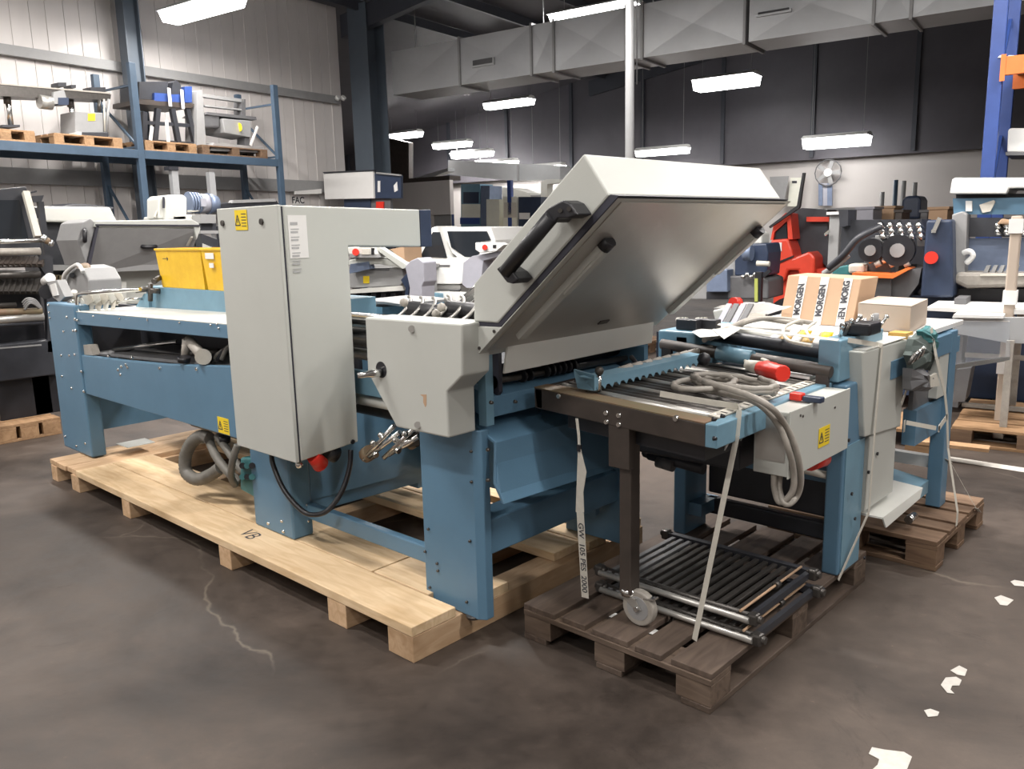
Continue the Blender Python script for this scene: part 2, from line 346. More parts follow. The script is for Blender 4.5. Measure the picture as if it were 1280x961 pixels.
ZL = {0: 5.3, 1: 5.0, 2: 5.0, 3: 5.0, 4: 4.9, 5: 4.6, 6: 4.7, 7: 4.7, 8: 4.6, 9: 4.8, 10: 5.0}
for i, (px, py, lb, L) in enumerate(V):
    q = HZ(px, py, ZL[i])
    if q.y > 22: q = HY(px, py, 21.5)
    fixture(q.x, q.y, q.z, L, lb, power=(1.6, .5, .6, .22, 1., .5, .5, .5, .4, .3, .3)[i], wd=2.2 if i in (0, 2, 3) else 1.3, hh=2.2 if i in (2, 3) else 1.4)  # wider, deeper glowing diffusers imitate the bloom around the lamps
for x, y, pw_, lb in ((-9.5, -1, 1.6, 'at the left wall behind the camera, far left'), (-5.2, 1.0, 1.9, 'above the near front of the folding machine'), (-1.5, -1.0, 1.3, 'just behind the camera'),
    (1.5, 2.2, 1.3, 'right of the camera'), (-9.5, 5, 2.2, 'above the black press at the left'), (1.5, -3.5, .8, 'behind the camera, right'), (5, 1, .8, 'far right near the side wall'),
    (5, 6, 1., 'far right beyond the long table'), (1.0, 8.0, 1.5, 'above the right edge presses'), (-5.5, -4.5, .9, 'behind the camera, left'), (-1.0, 5.2, 1.5, 'above the folding unit'),
    (-3.6, 6.0, 3.0, 'behind the raised hood'), (-7.2, 7.2, 2.6, 'added above the control panel machine to brighten the windowed machine')):  # last lamp is added, unseen, to brighten the windowed machine
    fixture(x, y, 5.2, 1.6, 'ceiling lamp outside the frame '+lb, power=pw_)

# ---------------------------------------------------------------- small shared builders
def bolts(root, pts, n, r=.0105, m=None):
    n = Vector(n)
    for p in pts:
        p = Vector(p); MB().cyl(p-n*.004, p+n*.008, r, 8, r*.7).build('bolt', m or M['steel'], root)
def text(root, s, pos, ex, ey, h, mt, name='lettering', fr=W, bold=0.):
    # flat print: letters as a mesh, ex along the line, ey up
    cu = bpy.data.curves.new(name, 'FONT'); cu.body = s; cu.size = h; cu.align_x = 'CENTER'; cu.align_y = 'CENTER'; cu.offset = bold
    o = bpy.data.objects.new(name, cu); C.objects.link(o)
    me = bpy.data.meshes.new_from_object(o); bpy.data.objects.remove(o); bpy.data.curves.remove(cu)
    ex = Vector(ex).normalized(); ey = Vector(ey).normalized(); ez = ex.cross(ey)
    A = Matrix(((ex.x, ey.x, ez.x, pos[0]), (ex.y, ey.y, ez.y, pos[1]), (ex.z, ey.z, ez.z, pos[2]), (0, 0, 0, 1)))
    me.transform(ROOT[root.name].inverted() @ fr @ A); me.materials.append(mt)
    o = bpy.data.objects.new(name, me); C.objects.link(o); o.parent = root; o['kind'] = 'stuff'; ROOT[o.name] = ROOT[root.name]; return o
def sticker(root, p, ex, ey, w, h, n, tri=True):
    # yellow warning label with a triangle and lines of print; p = centre
    p = Vector(p); ex = Vector(ex).normalized(); ey = Vector(ey).normalized(); n = Vector(n)*.0015
    s = MB().prism([p-ex*w/2-ey*h/2, p+ex*w/2-ey*h/2, p+ex*w/2+ey*h/2, p-ex*w/2+ey*h/2], n).build('warning_sticker', M['sticker'], root)
    q = p+n*1.3
    if tri:
        c0 = q-ex*w*.27-ey*h*.05; R_ = h*.3
        T = [c0+ey*R_, c0-ex*R_*.8-ey*R_*.7, c0+ex*R_*.8-ey*R_*.7]; mb = MB()
        for a, b in zip(T, T[1:]+T[:1]): mb.bar(a, b, h*.06, .001, up=n)
        mb.bar(c0+ey*R_*.4, c0-ey*R_*.35, h*.06, .001, up=n); mb.build('pictogram', M['ink'], s)
    mb = MB()
    for k in range(5):
        z = h*(.3-.15*k); mb.bar(q+ex*w*.05+ey*z, q+ex*w*.42+ey*z, h*.04, .001, up=n)
    mb.build('print_lines', M['ink'], s); return s

# ---------------------------------------------------------------- new pine pallet under the folding machine
p1 = thing('timber_pallet', 'long new pale pine pallet under the blue folding machine', 'pallet', (-4.1, 2.6, 0))
for (a, b) in ((-6.02, -5.92), (-5.66, -5.535), (-4.87, -4.765), (-3.72, -3.605), (-2.80, -2.67), (-2.40, -2.25)):
    MB().box(a, b, 1.832, 3.36, 0, .105).build('bearer', M['piney'], p1, bevel=.003)
for (y0, y1, x0, x1) in ((1.83, 2.056, -5.56, -2.25), (2.062, 2.33, -5.56, -2.79), (2.066, 2.32, -2.782, -2.42), (2.72, 2.92, -5.6, -2.30), (2.93, 3.06, -5.6, -2.26), (3.14, 3.36, -5.6, -2.26)):
    MB().box(x0, x1, y0, y1, .106, .146).build('plank', M['pine'], p1, bevel=.003)
for (x0, x1) in ((-6.04, -5.91), (-5.905, -5.75), (-5.745, -5.57)):
    MB().box(x0, x1, 1.83+random.uniform(0, .02), 3.3, .106, .14).build('plank', M['piney'], p1, bevel=.003)
MB().box(-2.36, -2.252, 2.24, 2.36, .106, .146).build('packing_block', M['pine'], p1)
text(p1, 'VB', (-3.62, 1.95, .1468), (1, -.1, 0), (.1, 1, 0), .11, M['ink'], 'stencilled_mark')

# ---------------------------------------------------------------- folding machine
fm = thing('folding_machine', 'large blue folding machine with raised grey hood and tall switch cabinet on pine pallet', 'machine', (-4.2, 2.6, .146))
B = M['blue']; G = M['paint']
# left end panel, table, beams
MB().box(-6.30, -5.79, 2.02, 2.12, .147, 1.182).build('end_panel', B, fm, bevel=.012)
MB().box(-6.30, -5.79, 3.06, 3.16, .147, 1.15).build('end_panel', B, fm, bevel=.012)
bolts(fm, [PY(x, y, 2.02) for x, y in ((61, 381), (62, 390), (63, 397), (84, 396), (94, 399), (97, 400), (80, 414), (92, 413), (95, 413), (77, 444), (87, 444), (94, 443), (102, 464), (78, 470), (90, 485), (105, 489), (96, 557), (107, 554), (82, 545))], (0, -1, 0))
MB().prism([(-5.79, 2.03, 1.136), (-3.58, 2.03, 1.175), (-3.58, 2.03, 1.107), (-5.79, 2.03, 1.055)], (0, .03, 0)).build('table_apron', B, fm, bevel=.003)
MB().prism([(-5.83, 2.03, 1.137), (-3.58, 2.03, 1.175), (-3.58, 2.03, 1.179), (-5.83, 2.03, 1.141)], (0, .75, 0)).build('table_top', M['paint2'], fm)
bolts(fm, [PY(x, y, 2.03) for x, y in ((117, 395), (150, 398), (185, 400), (225, 403), (264, 406), (274, 410), (272, 405))], (0, -1, 0), .007)
MB().prism([(-5.79, 2.03, .85), (-5.17, 2.03, .873), (-4.6, 2.03, .90), (-3.575, 2.03, .98), (-3.575, 2.03, .59), (-5.79, 2.03, .59)], (0, .04, 0)).build('side_beam', B, fm, bevel=.004)
bolts(fm, [PY(x, y, 2.03) for x, y in ((152, 458), (158, 456), (151, 468), (160, 459), (148, 462), (200, 460), (246, 461), (136, 445), (165, 447))], (0, -1, 0))
MB().box(-5.79, -2.3, 3.08, 3.13, .5, 1.1).build('side_beam', B, fm)
MB().box(-5.79, -3.4, 2.2, 2.24, .60, .64).build('cross_shaft', M['dsteel'], fm)
s = sticker(fm, PY(279.5, 532, 2.03), (1, 0, 0), (0, 0, 1), .115, .085, (0, -1, 0))
MB().prism([(-5.95, 2.07, .3), (-5.95, 3.05, .3), (-5.95, 3.05, .55), (-5.95, 2.07, .55)], (.03, 0, 0)).build('cross_panel', B, fm)
MB().box(-5.74, -3.4, 2.86, 2.9, .20, .36).build('lower_beam', B, fm)
MB().box(-5.0, -3.75, 2.35, 2.8, .42, .60).build('drive_housing', M['dark'], fm, bevel=.01)
MB().prism([PZ(145, 555, .2), PZ(181, 548, .2), PZ(194, 553, .2), PZ(160, 560, .2)], (0, 0, .004)).build('drip_plate', M['paint2'], fm)
# contents of the gap below the table: dark tray, shafts, bearings
MB().box(-6.28, -3.4, 2.5, 2.53, .80, 1.13).build('inner_wall', M['dark'], fm)  # dark sheet drawn out to stand in for the shaded void below the table
MB().box(-5.97, -5.95, 2.125, 3.05, .62, 1.13).build('inner_wall', M['dark'], fm)  # added dark panel, puts the black of the under-table shade into colour
MB().prism([(-5.76, 2.09, .85), (-3.5, 2.09, .95), (-3.5, 2.5, .95), (-5.76, 2.5, .87)], (0, 0, .012)).build('inner_tray', M['greyd'], fm)
for (a, b, r_, mt) in (((142, 437), (222, 427), .014, 'steel'), ((140, 442), (190, 430), .01, 'dsteel'), ((150, 447), (275, 440), .02, 'dsteel'), ((170, 436), (270, 447), .012, 'black')):
    MB().cyl(PY(a[0], a[1], 2.16), PY(b[0], b[1], 2.28), r_).build('shaft', M[mt], fm)
MB().cyl(PY(231, 452, 2.08), PY(233, 424, 2.08), .022).build('clamp_post', M['cable'], fm)
MB().cyl(PY(254, 446, 2.045), PY(236, 425, 2.10), .028).build('pneumatic_arm', M['cable'], fm)
MB().cyl(PY(254, 446, 2.06), PY(254, 446, 2.03), .042, 18).build('end_cap', M['strap'], fm)
MB().cyl(PY(230, 452, 2.045), PY(230, 446, 2.045), .035, 12).build('knob', M['black'], fm)
for k in range(4):
    a = PY(262+k*5, 452-k, 2.1); MB().tube(smoothpts([a, a+Vector((.08, .02, .05+.01*k)), a+Vector((.3, .05, .09)), a+Vector((.6, .08, .08))]), .012).build('hose', M['hose' if k % 2 else 'black'], fm)
MB().prism([PY(101, 443, 2.05), PY(104, 431, 2.05), PY(112, 431, 2.05), PY(116, 444, 2.05)], (0, .05, 0)).build('bracket', M['cable'], fm)
# guide rail on the table with curved paddles
gr = smoothpts([PY(100, 391, 2.05), PY(97, 385, 2.05), PY(96.5, 376, 2.05), PY(98, 368, 2.05), PY(104, 366.5, 2.05)], 4)+[PY(175, 361.5, 2.2)]
MB().tube(gr, .013, 8).build('guide_rail', M['steel'], fm)
MB().cyl(PY(146, 376, 2.2), PY(178, 373, 2.35), .010).build('guide_rail', M['steel'], fm)
for k in range(5):
    x = 103+k*9.5
    b = PY(x, 388-.3*k, 2.1+.02*k); t = PY(x+11, 369-.5*k, 2.1+.03*k)
    c2 = b.lerp(t, .5)+Vector((-.04, 0, .01))
    pts = [b, b.lerp(c2, .5), c2, c2.lerp(t, .5), t]
    mb = MB()
    for p_, q_ in zip(pts, pts[1:]): mb.bar(p_, q_, .07, .003, up=(0, 1, .2))
    mb.build('paddle', M['strap' if k % 2 == 0 else 'paint2'], fm)
# blue carrier rail on the table
a = PY(181, 385, 2.40); 
MB().box(a.x, -3.35, 2.42, 2.60, a.z, a.z+.145).build('carrier_box', M['blue2'], fm, bevel=.004)
MB().prism([PY(168, 386, 2.40), PY(180, 367, 2.40), PY(186, 367, 2.40), PY(186, 386, 2.40)], (0, .02, 0)).build('carrier_bracket', M['blue2'], fm)
for (x, y, x2, y2) in ((170, 363, 186, 361), (187, 363, 200, 364), (192, 352, 200, 347)):
    MB().cyl(PY(x, y, 2.36), PY(x2, y2, 2.42), .018, 10).build('lever', M['dsteel'], fm)
MB().cyl(PY(188, 376, 2.38), PY(188, 354, 2.38), .016).build('lever_post', M['dsteel'], fm)
CARZ = a.z+.145
# grey head parts behind the end panel
q = PY(75, 368, 2.55)
MB().prism([PY(66, 372, 2.1), PY(58, 352, 2.1), PY(71, 350, 2.1), PY(81, 371, 2.1), PY(74, 378, 2.1)], (0, .06, 0)).build('scale_plate', M['grey'], fm, bevel=.004)
MB().prism([PY(62, 356, 2.09), PY(68, 354, 2.09), PY(72, 369, 2.09), PY(66, 370, 2.09)], (0, .01, 0)).build('scale_window', M['paper'], fm)
MB().cyl(PY(57, 352, 2.12), PY(63, 347, 2.12), .035, 12).build('hand_knob', M['white'], fm)
MB().cyl(PY(58, 365, 2.08), PY(58, 365, 2.14), .05, 14).build('counter_dial', M['black'], fm)
MB().prism([PY(84, 372, 2.45), PY(80, 345, 2.45), PY(90, 332, 2.45), PY(102, 336, 2.45), PY(110, 350, 2.45), PY(112, 372, 2.45)], (0, .25, 0)).build('gear_cover', M['grey'], fm, bevel=.01)
MB().tube(smoothpts([PY(82, 366, 2.42), PY(80, 345, 2.42), PY(96, 331, 2.42), PY(104, 340, 2.42)]), .016).build('guard_bow', M['white'], fm)
MB().cyl(PY(90, 344, 2.42), PY(90, 344, 2.46), .02).build('screw_knob', M['black'], fm)
MB().cyl(PY(104, 333, 2.5), PY(109, 346, 2.5), .05, 12).build('motor', M['rust'], fm)
MB().cyl(PY(93, 364, 2.3), PY(90, 378, 2.3), .02).build('valve', M['strap'], fm)
MB().cyl(PY(88, 378, 2.1), PY(94, 378, 2.1), .02).build('valve', M['steel'], fm)
# middle leg with cross panels
leg = MB().box(-3.73, -3.375, 2.045, 2.16, .147, .98).build('leg', B, fm, bevel=.01)
bolts(fm, [PY(x, y, 2.045) for x, y in ((336, 654), (353, 651), (355, 664))]+[], (0, -1, 0))
bolts(fm, [PX(x, y, -3.375) for x, y in ((385, 651), (383, 631), (384, 641))], (1, 0, 0), .007)
MB().prism([(-3.40, 2.16, .32), (-3.40, 3.1, .30), (-3.40, 3.1, .745), (-3.40, 2.16, .745)], (.02, 0, 0)).build('cross_panel', B, fm)
MB().prism([(-3.42, 2.16, .25), (-3.42, 3.1, .23), (-3.42, 3.1, .30), (-3.42, 2.16, .32)], (.03, 0, 0)).build('cross_channel', B, fm, bevel=.003)
MB().box(-3.38, -2.45, 2.13, 2.17, .235, .31).build('foot_rail', B, fm, bevel=.006)
# front leg
MB().prism([(-2.462, 2.09, .112), (-2.16, 2.09, .106), (-2.13, 2.11, .106), (-2.13, 2.15, .106), (-2.15, 2.15, .106), (-2.15, 2.115, .106), (-2.462, 2.11, .112)], (0, 0, .76)).build('leg', B, fm, bevel=.004)
bolts(fm, [PY(x, y, 2.09) for x, y in ((589.5, 564), (590, 602), (536, 661), (588, 676), (547, 704), (548, 713), (532, 689), (538, 734), (584, 752))], (0, -1, 0), .007, M['dsteel'])
MB().cyl((-2.20, 2.105, .1), (-2.20, 2.105, .112), .03).build('levelling_foot', M['dsteel'], fm)
MB().box(-2.46, -2.13, 3.0, 3.1, .147, .86).build('leg', B, fm, bevel=.006)
# delivery side: trays and lower rail between the legs
MB().prism([(-2.45, 2.15, 1.04), (-2.22, 2.15, 1.02), (-2.13, 2.15, .985), (-2.125, 2.15, .908), (-2.15, 2.15, .908), (-2.45, 2.15, .98)], (0, .88, -.012)).build('tray_plate', B, fm, bevel=.002)
MB().prism([(-2.3, 2.14, .93), (-2.085, 2.14, .822), (-2.085, 2.14, .81), (-2.3, 2.14, .91)], (0, .92, -.02)).build('tray_plate', B, fm, bevel=.002)
MB().prism([(-2.085, 2.14, .822), (-2.085, 3.06, .80), (-2.03, 2.93, .57), (-2.03, 2.12, .60), (-2.075, 2.12, .67)], (-.012, 0, -.003)).build('front_plate', B, fm, bevel=.002)
bolts(fm, [PX(x, y, -2.07) for x, y in ((610, 562), (610, 600), (614, 503), (644, 502))], (1, 0, 0), .008, M['dsteel'])
MB().box(-2.20, -2.15, 2.15, 3.02, .355, .50).build('lower_rail', B, fm, bevel=.006)
MB().box(-2.3, -2.19, 2.15, 3.02, .47, .49).build('lower_rail_flange', B, fm)
MB().box(-3.36, -2.2, 2.9, 2.93, .3, .7).build('rear_panel', B, fm)
MB().box(-2.9, -2.6, 2.4, 2.9, .82, .95).build('inner_housing', M['dark'], fm)
# upper far side wall seen under the flap
MB().prism([(-2.6, 3.08, .88), (-2.12, 3.08, .88), (-2.06, 3.08, 1.0), (-2.06, 3.08, 1.2), (-2.6, 3.08, 1.2)], (0, .03, 0)).build('side_plate', B, fm)
MB().box(-2.16, -2.12, 2.13, 2.17, .88, 1.19).build('side_post', M['blue2'], fm)
MB().prism([(-2.6, 2.2, .90), (-2.6, 2.2, 1.22), (-2.12, 2.2, 1.22), (-2.12, 2.2, 1.0), (-2.2, 2.2, .90)], (0, .02, 0)).build('side_plate', M['seal'], fm)
MB().cyl((-2.16, 2.2, 1.035), (-2.16, 3.08, 1.012), .013, 14).build('roller', M['dsteel'], fm)
MB().cyl((-2.22, 2.2, 1.07), (-2.22, 3.08, 1.05), .03, 14).build('roller', M['black'], fm)
for k in range(9):
    y = (2.2, 2.36, 2.4, 2.50, 2.535, 2.57, 2.605, 2.64, 2.675)[k]
    f = MB().cyl((-2.15, y, 1.035), (-2.15, y+.012, 1.035), .026, 12).build('stripper_disc', M['black'], fm)
MB().box(-2.5, -2.08, 2.25, 3.06, 1.09, 1.10).build('roller_cover', M['dark'], fm)
# beige gear housing
gc = [PY(x, y, 1.95) for x, y in ((456, 396.5), (577.7, 405), (577.7, 470), (558.7, 490), (560.8, 547.8), (495.4, 534), (459.5, 465.5))]
MB().prism(gc, (0, .138, 0)).build('gear_housing', M['paint'], fm, bevel=.007)
for x, y in ((514.5, 411), (522, 531)): MB().cyl(PY(x, y, 1.951), PY(x, y, 1.942), .013, 14).build('screw', M['alu'], fm)
p_ = PY(477, 462, 1.951); MB().cyl(p_, p_+Vector((0, -.003, 0)), .032, 20).build('shaft_hole', M['black'], fm)
MB().tube([p_+Vector((.0, 0, -.01)), p_+Vector((-.02, -.03, -.012)), p_+Vector((-.025, -.055, -.014)), p_+Vector((-.045, -.08, -.016))], [.017, .017, .011, .011], 12).build('hand_shaft', M['steel'], fm)
MB().prism([PY(x, y, 1.949) for x, y in ((525, 493), (533, 493), (533, 506), (531.5, 509), (529, 503), (529, 496))], (0, .001, 0)).build('paint_chip', M['card'], fm)
# machine body behind housing, between cabinet and housing
MB().box(-3.3, -2.5, 2.5, 2.54, .74, 1.20).build('inner_wall', M['blue2'], fm)
for (z, y, r_, mt) in ((1.205, 2.36, .03, 'steel'), (1.15, 2.4, .035, 'steel'), (1.10, 2.34, .03, 'dsteel'), (1.03, 2.4, .03, 'alu'), (.82, 2.34, .025, 'paint2'), (.76, 2.4, .03, 'dsteel')):
    MB().cyl((-3.36, y, z), (-2.55, y, z), r_, 14).build('roller', M[mt], fm)
for k in range(5): MB().ball((-3.0+.07*k, 2.3, 1.17-.025*(k % 3)), .026).build('knurled_knob', M['steel' if k % 2 else 'black'], fm)
MB().box(-3.35, -2.6, 2.30, 2.33, .86, .97).build('inner_beam', M['blue2'], fm)
MB().prism([PY(449, 382, 2.7), PY(478, 384, 2.7), PY(478, 397, 2.7), PY(449, 396, 2.7)], (0, .3, 0)).build('register_table', M['blue2'], fm)
MB().prism([PY(445, 378, 2.69), PY(480, 380, 2.69), PY(500, 383, 2.69), PY(500, 380, 2.69), PY(480, 377, 2.69), PY(445, 375, 2.69)], (0, .35, 0)).build('register_table_edge', M['grey'], fm)
MB().box(-2.95, -2.35, 2.62, 3.08, 1.10, 1.20).build('head_body', B, fm)
# clamps in front of the hood, on the gear housing
for (x, n_) in ((505, 4), (555, 5)):
    base = PY(x, 392, 2.16)
    for k in range(n_):
        b = base+Vector((.075*k, .02, .0)); mb = MB()
        mb.tube([b+Vector((-.03+.045*math.sin(t*.32)-.02, .05*math.cos(t*.32), .085*math.cos(t*.32)*.5+.02)) for t in range(0, 10)], .007, 6)
        mb.build('suction_ring', M['alu'], fm)
    MB().cyl(base+Vector((-.02, .05, .015)), base+Vector((.075*n_, .05, .0)), .034, 12).build('suction_roller', M['black'], fm)
for (x, y) in ((505, 378), (545, 392), (552, 384)): MB().ball(PY(x, y, 2.12), .018).build('clamp_end', M['cable'], fm)
for k in range(2): MB().bar(PY(572+k*4, 382, 2.3), PY(594, 362+k*6, 2.35), .02).build('link_bar', M['steel'], fm)
# bundle of bright rods under the housing
rd = [((455, 574), (493, 532)), ((462, 570), (500, 540)), ((480, 572), (518, 536)), ((486, 568), (524, 545)), ((492, 560), (520, 548))]
for (a, b) in rd:
    MB().cyl(PY(a[0], a[1], 2.12), PY(b[0], b[1], 2.12), .011, 8).build('rod', M['steel'], fm)
for (x, y) in ((475, 543), (465, 553), (493, 549), (505, 541), (468, 567), (496, 562)): MB().cyl(PY(x, y, 2.10), PY(x+3, y+2, 2.10), .013).build('rod_end', M['steel'], fm)
MB().cyl(PY(457, 569, 2.14), PY(463, 565, 2.14), .035, 10).build('rod_grip', M['rust'], fm)
MB().cyl(PY(513, 556, 2.15), PY(520, 552, 2.15), .022, 10).build('rod_grip', M['rust'], fm)
MB().prism([PY(500, 540, 2.13), PY(524, 540, 2.13), PY(524, 556, 2.13), PY(500, 562, 2.13)], (0, .12, 0)).build('lower_block', M['dsteel'], fm)
# --- raised hood
HYN, HYF = 2.03, 3.17
P = lambda x, y: PY(x, y, HYN)
hood = [P(729.6, 191.8), P(761.5, 243.8), P(622, 404), P(592, 401.7), P(592, 354.7)]
far = [Vector((v.x, HYF, v.z)) for v in hood]
hb = MB(); hb.prism(hood, (0, HYF-HYN, 0)); ho = hb.build('hood', M['paint'], fm, bevel=.006)
# bevelled far end: the photo shows the far side slanting in
seal = [P(762, 243), P(772.5, 244.5), P(624.5, 408.5), P(593, 407), P(593, 401), P(622, 403)]
MB().prism([v+Vector((0, .004, 0)) for v in seal], (0, HYF-HYN-.008, 0)).build('rubber_seal', M['seal'], fm)
fr_ = [P(773, 247), P(626, 409), P(593.3, 407.5), P(594, 447), P(637, 402), P(776, 252)]
low = MB().prism([P(773, 247), P(626, 409), P(593.3, 407.5), P(594, 447)], (0, HYF-HYN+.02, 0)).build('hood_frame', M['paint'], fm, bevel=.004)
# metal underside slightly proud of the frame
dn = (P(773, 247)-P(594, 447)); pn = Vector((dn.z, 0, -dn.x)).normalized()*.004
u0 = P(594, 447)+dn*.05+Vector((0, .03, 0)); u1 = P(773, 247)-dn*.02+Vector((0, .03, 0)); Y_ = Vector((0, HYF-HYN-.04, 0))
MB().prism([u0, u1, u1+Y_, u0+Y_], pn).build('metal_back', M['alu'], low)
for k, t0, t1 in ((0, .03, .62), (1, .03, .66)):
    y = .13 if k == 0 else HYF-HYN-.03
    a = P(594, 447)+dn*(.12+t0)+Vector((0, y, 0))+pn*3; b = P(594, 447)+dn*(t1+.12)+Vector((0, y, 0))+pn*3
    g = MB().bar(a, b, .045, .03, up=(0, 1, 0) if False else pn).build('guide_bar', M['paint'], low, bevel=.003)
    MB().cyl(b, b+dn.normalized()*.035, .026, 12).build('end_stop', M['black'], low)
    MB().bar(a.lerp(b, .55)+pn*2, b+pn*2, .035, .03, up=pn).build('guide_bar', M['paint'], low, bevel=.003)
MB().bar(PX(748, 396, -2.02)+Vector((.06, 0, .05)), PX(756, 396, -2.02)+Vector((.06, 0, .05)), .01, .03).build('latch_plate', M['dsteel'], low) if False else None
q = u0.lerp(u1, .10)+Y_*.55+pn*1.5; MB().bar(q-Vector((0, .03, 0)), q+Vector((0, .03, 0)), .02, .006, up=pn).build('latch_plate', M['dsteel'], low)
for x, y in ((618, 414), (599.5, 435)): MB().cyl(P(x, y), P(x, y)+Vector((0, -.004, 0)), .006, 8).build('rivet', M['dsteel'], low)
# flap hanging below
MB().prism([(-2.03, 2.16, 1.19), (-2.035, 3.12, 1.19), (-2.045, 3.12, 1.085), (-2.04, 2.15, 1.085)], (-.012, 0, 0)).build('hanging_flap', M['paint2'], fm, bevel=.003)
MB().prism([(-2.1, 2.16, 1.20), (-2.02, 2.16, 1.195), (-2.02, 3.14, 1.195), (-2.1, 3.14, 1.20)], (0, 0, .01)).build('hinge_strip', M['paint'], fm)
# tubular handle on the hood side
ha, hb_ = PY(632, 340, 1.96), PY(690, 270, 1.96)
MB().cyl(ha, hb_, .024, 16).build('hood_handle', M['black'], fm)
hd = (hb_-ha).normalized(); hn = Vector((-hd.z, 0, hd.x))
for c0, s_ in ((ha, 1), (hb_, 1)):
    MB().prism([PY(x, y, 1.955) for x, y in (((620, 336), (627, 331), (641, 340), (648, 349), (641, 355), (633, 353)) if c0 is ha else ((681, 264), (686, 259), (703, 250), (712, 254), (722, 268), (710, 273), (697, 273), (692, 279), (684, 272)))], (0, .074, 0)).build('handle_foot', M['black'], fm, bevel=.005)
for x, y in ((700, 263), (711, 261)): MB().cyl(PY(x, y, 1.955), PY(x, y, 1.948), .007, 10).build('screw', M['dsteel'], fm)
# --- switch cabinet
X0, X1, Y0 = -3.57, -3.068, 1.90; Z0, Z1 = .625, 1.722
MB().box(X0+.006, X1-.006, Y0+.018, Y0+.027, Z0+.004, Z1-.004).build('door_seal', M['seal'], fm)
sc_ = MB().prism([(X1, Y0+.027, Z0), (X1, 2.235, Z0+.025), (X1, 2.245, 1.545), (X1, 2.67, 1.53), (X1, 2.67, 1.704), (X1, Y0+.027, Z1)], (X0-X1+.004, 0, 0)).build('switch_cabinet', M['paint'], fm, bevel=.006)
MB().box(X0-.004, X1-.002, Y0, Y0+.018, Z0-.004, Z1+.002).build('cabinet_door', M['paint'], sc_, bevel=.004)
MB().box(X0+.01, X1+.002, 2.671, 2.74, 1.528, 1.704).build('operating_panel', M['darkblue'], sc_, bevel=.003)
for x, y in ((279, 279), (327.5, 277)):
    p_ = PY(x, y, Y0); l_ = MB().cyl(p_, p_+Vector((0, -.008, 0)), .013, 14).build('lock', M['dsteel'], sc_)
sticker(sc_, PY(301.5, 275, Y0-.001), (1, 0, -.01), (0, 0, 1), .102, .086, (0, -1, 0))
a, b = PX(359, 269, X1+.001), PX(386, 322, X1+.001)
sh = MB().box(X1, X1+.002, a.y, b.y, b.z, a.z).build('paper_sheet', M['paper'], sc_)
mb = MB(); zt = a.z
for k in range(7):
    z = zt-.028-.033*k; mb.box(X1+.0022, X1+.003, a.y+.01, a.y+.045, z-.012, z-(.004 if k else 0))
    if k: mb.box(X1+.0022, X1+.003, a.y+.01, a.y+.05, z+.002, z+.006)
mb.build('print_lines', M['inkg'], sh) if hasattr(sh, 'name') else None
MB().cyl(PX(440.5, 552, X1), PX(440.5, 552, X1)+Vector((.006, 0, 0)), .011, 12).build('plug_button', M['black'], sc_)
# under the cabinet: plug, glands, cable loop, corrugated hoses, valve block
MB().cyl((-3.09, 2.0, .63), (-3.11, 2.05, .575), .03, 16, .038).build('red_plug', M['red'], fm)
MB().cyl((-3.12, 2.09, .63), (-3.12, 2.14, .60), .04, 14).build('plug_socket', M['black'], fm)
for x, y in ((-3.45, 2.0), (-3.3, 1.99), (-3.2, 1.98)):
    g = MB().cyl((x, y, .63), (x, y, .59), .025, 10).build('cable_gland', M['black'], fm)
MB().ball((-3.19, 1.99, .575), .02).build('cable_gland', M['steel'], fm)
MB().tube(smoothpts([(-3.42, 1.99, .60), (-3.40, 1.98, .54), (-3.32, 1.98, .43), (-3.22, 2.0, .35), (-3.15, 2.02, .335), (-3.09, 2.06, .36), (-3.06, 2.12, .44), (-3.06, 2.17, .54), (-3.07, 2.19, .62)]), .012).build('cable', M['black'], fm)
hp = [[PY(x, y, Y) for x, y, Y in pts] for pts in (
    ((262, 548, 2.09), (252, 545, 2.08), (240, 553, 2.06), (232, 570, 2.04), (233, 590, 2.03), (246, 599, 2.04), (262, 594, 2.07), (275, 585, 2.1)),
    ((262, 552, 2.1), (270, 570, 2.06), (285, 590, 2.05), (300, 602, 2.08)),
    ((272, 545, 2.1), (284, 562, 2.08), (300, 585, 2.08), (312, 596, 2.1)),
    ((297, 556, 2.0), (291, 575, 1.98), (289, 595, 1.99), (294, 606, 2.03)))]
for k, h_ in enumerate(hp):
    pts = smoothpts(h_, 10); r0 = (.033, .022, .020, .017)[k]
    MB().tube(pts, [r0*(1+.10*(i % 2)) for i in range(len(pts))], 12).build('corrugated_hose', M['hose'], fm)
MB().prism([PY(300, 572, 2.06), PY(318, 572, 2.06), PY(318, 622, 2.06), PY(300, 612, 2.06)], (0, .1, 0)).build('valve_block', M['teal'], fm, bevel=.01)
for k in range(6): MB().cyl(PY(303+6*(k % 3), 582+14*(k//3), 2.06), PY(303+6*(k % 3), 582+14*(k//3), 2.03), .016, 10).build('valve', M['teal' if k % 2 else 'black'], fm)
MB().cyl(PY(281, 545, 2.1), PY(281, 552, 2.1), .03).build('hose_clip', M['black'], fm)
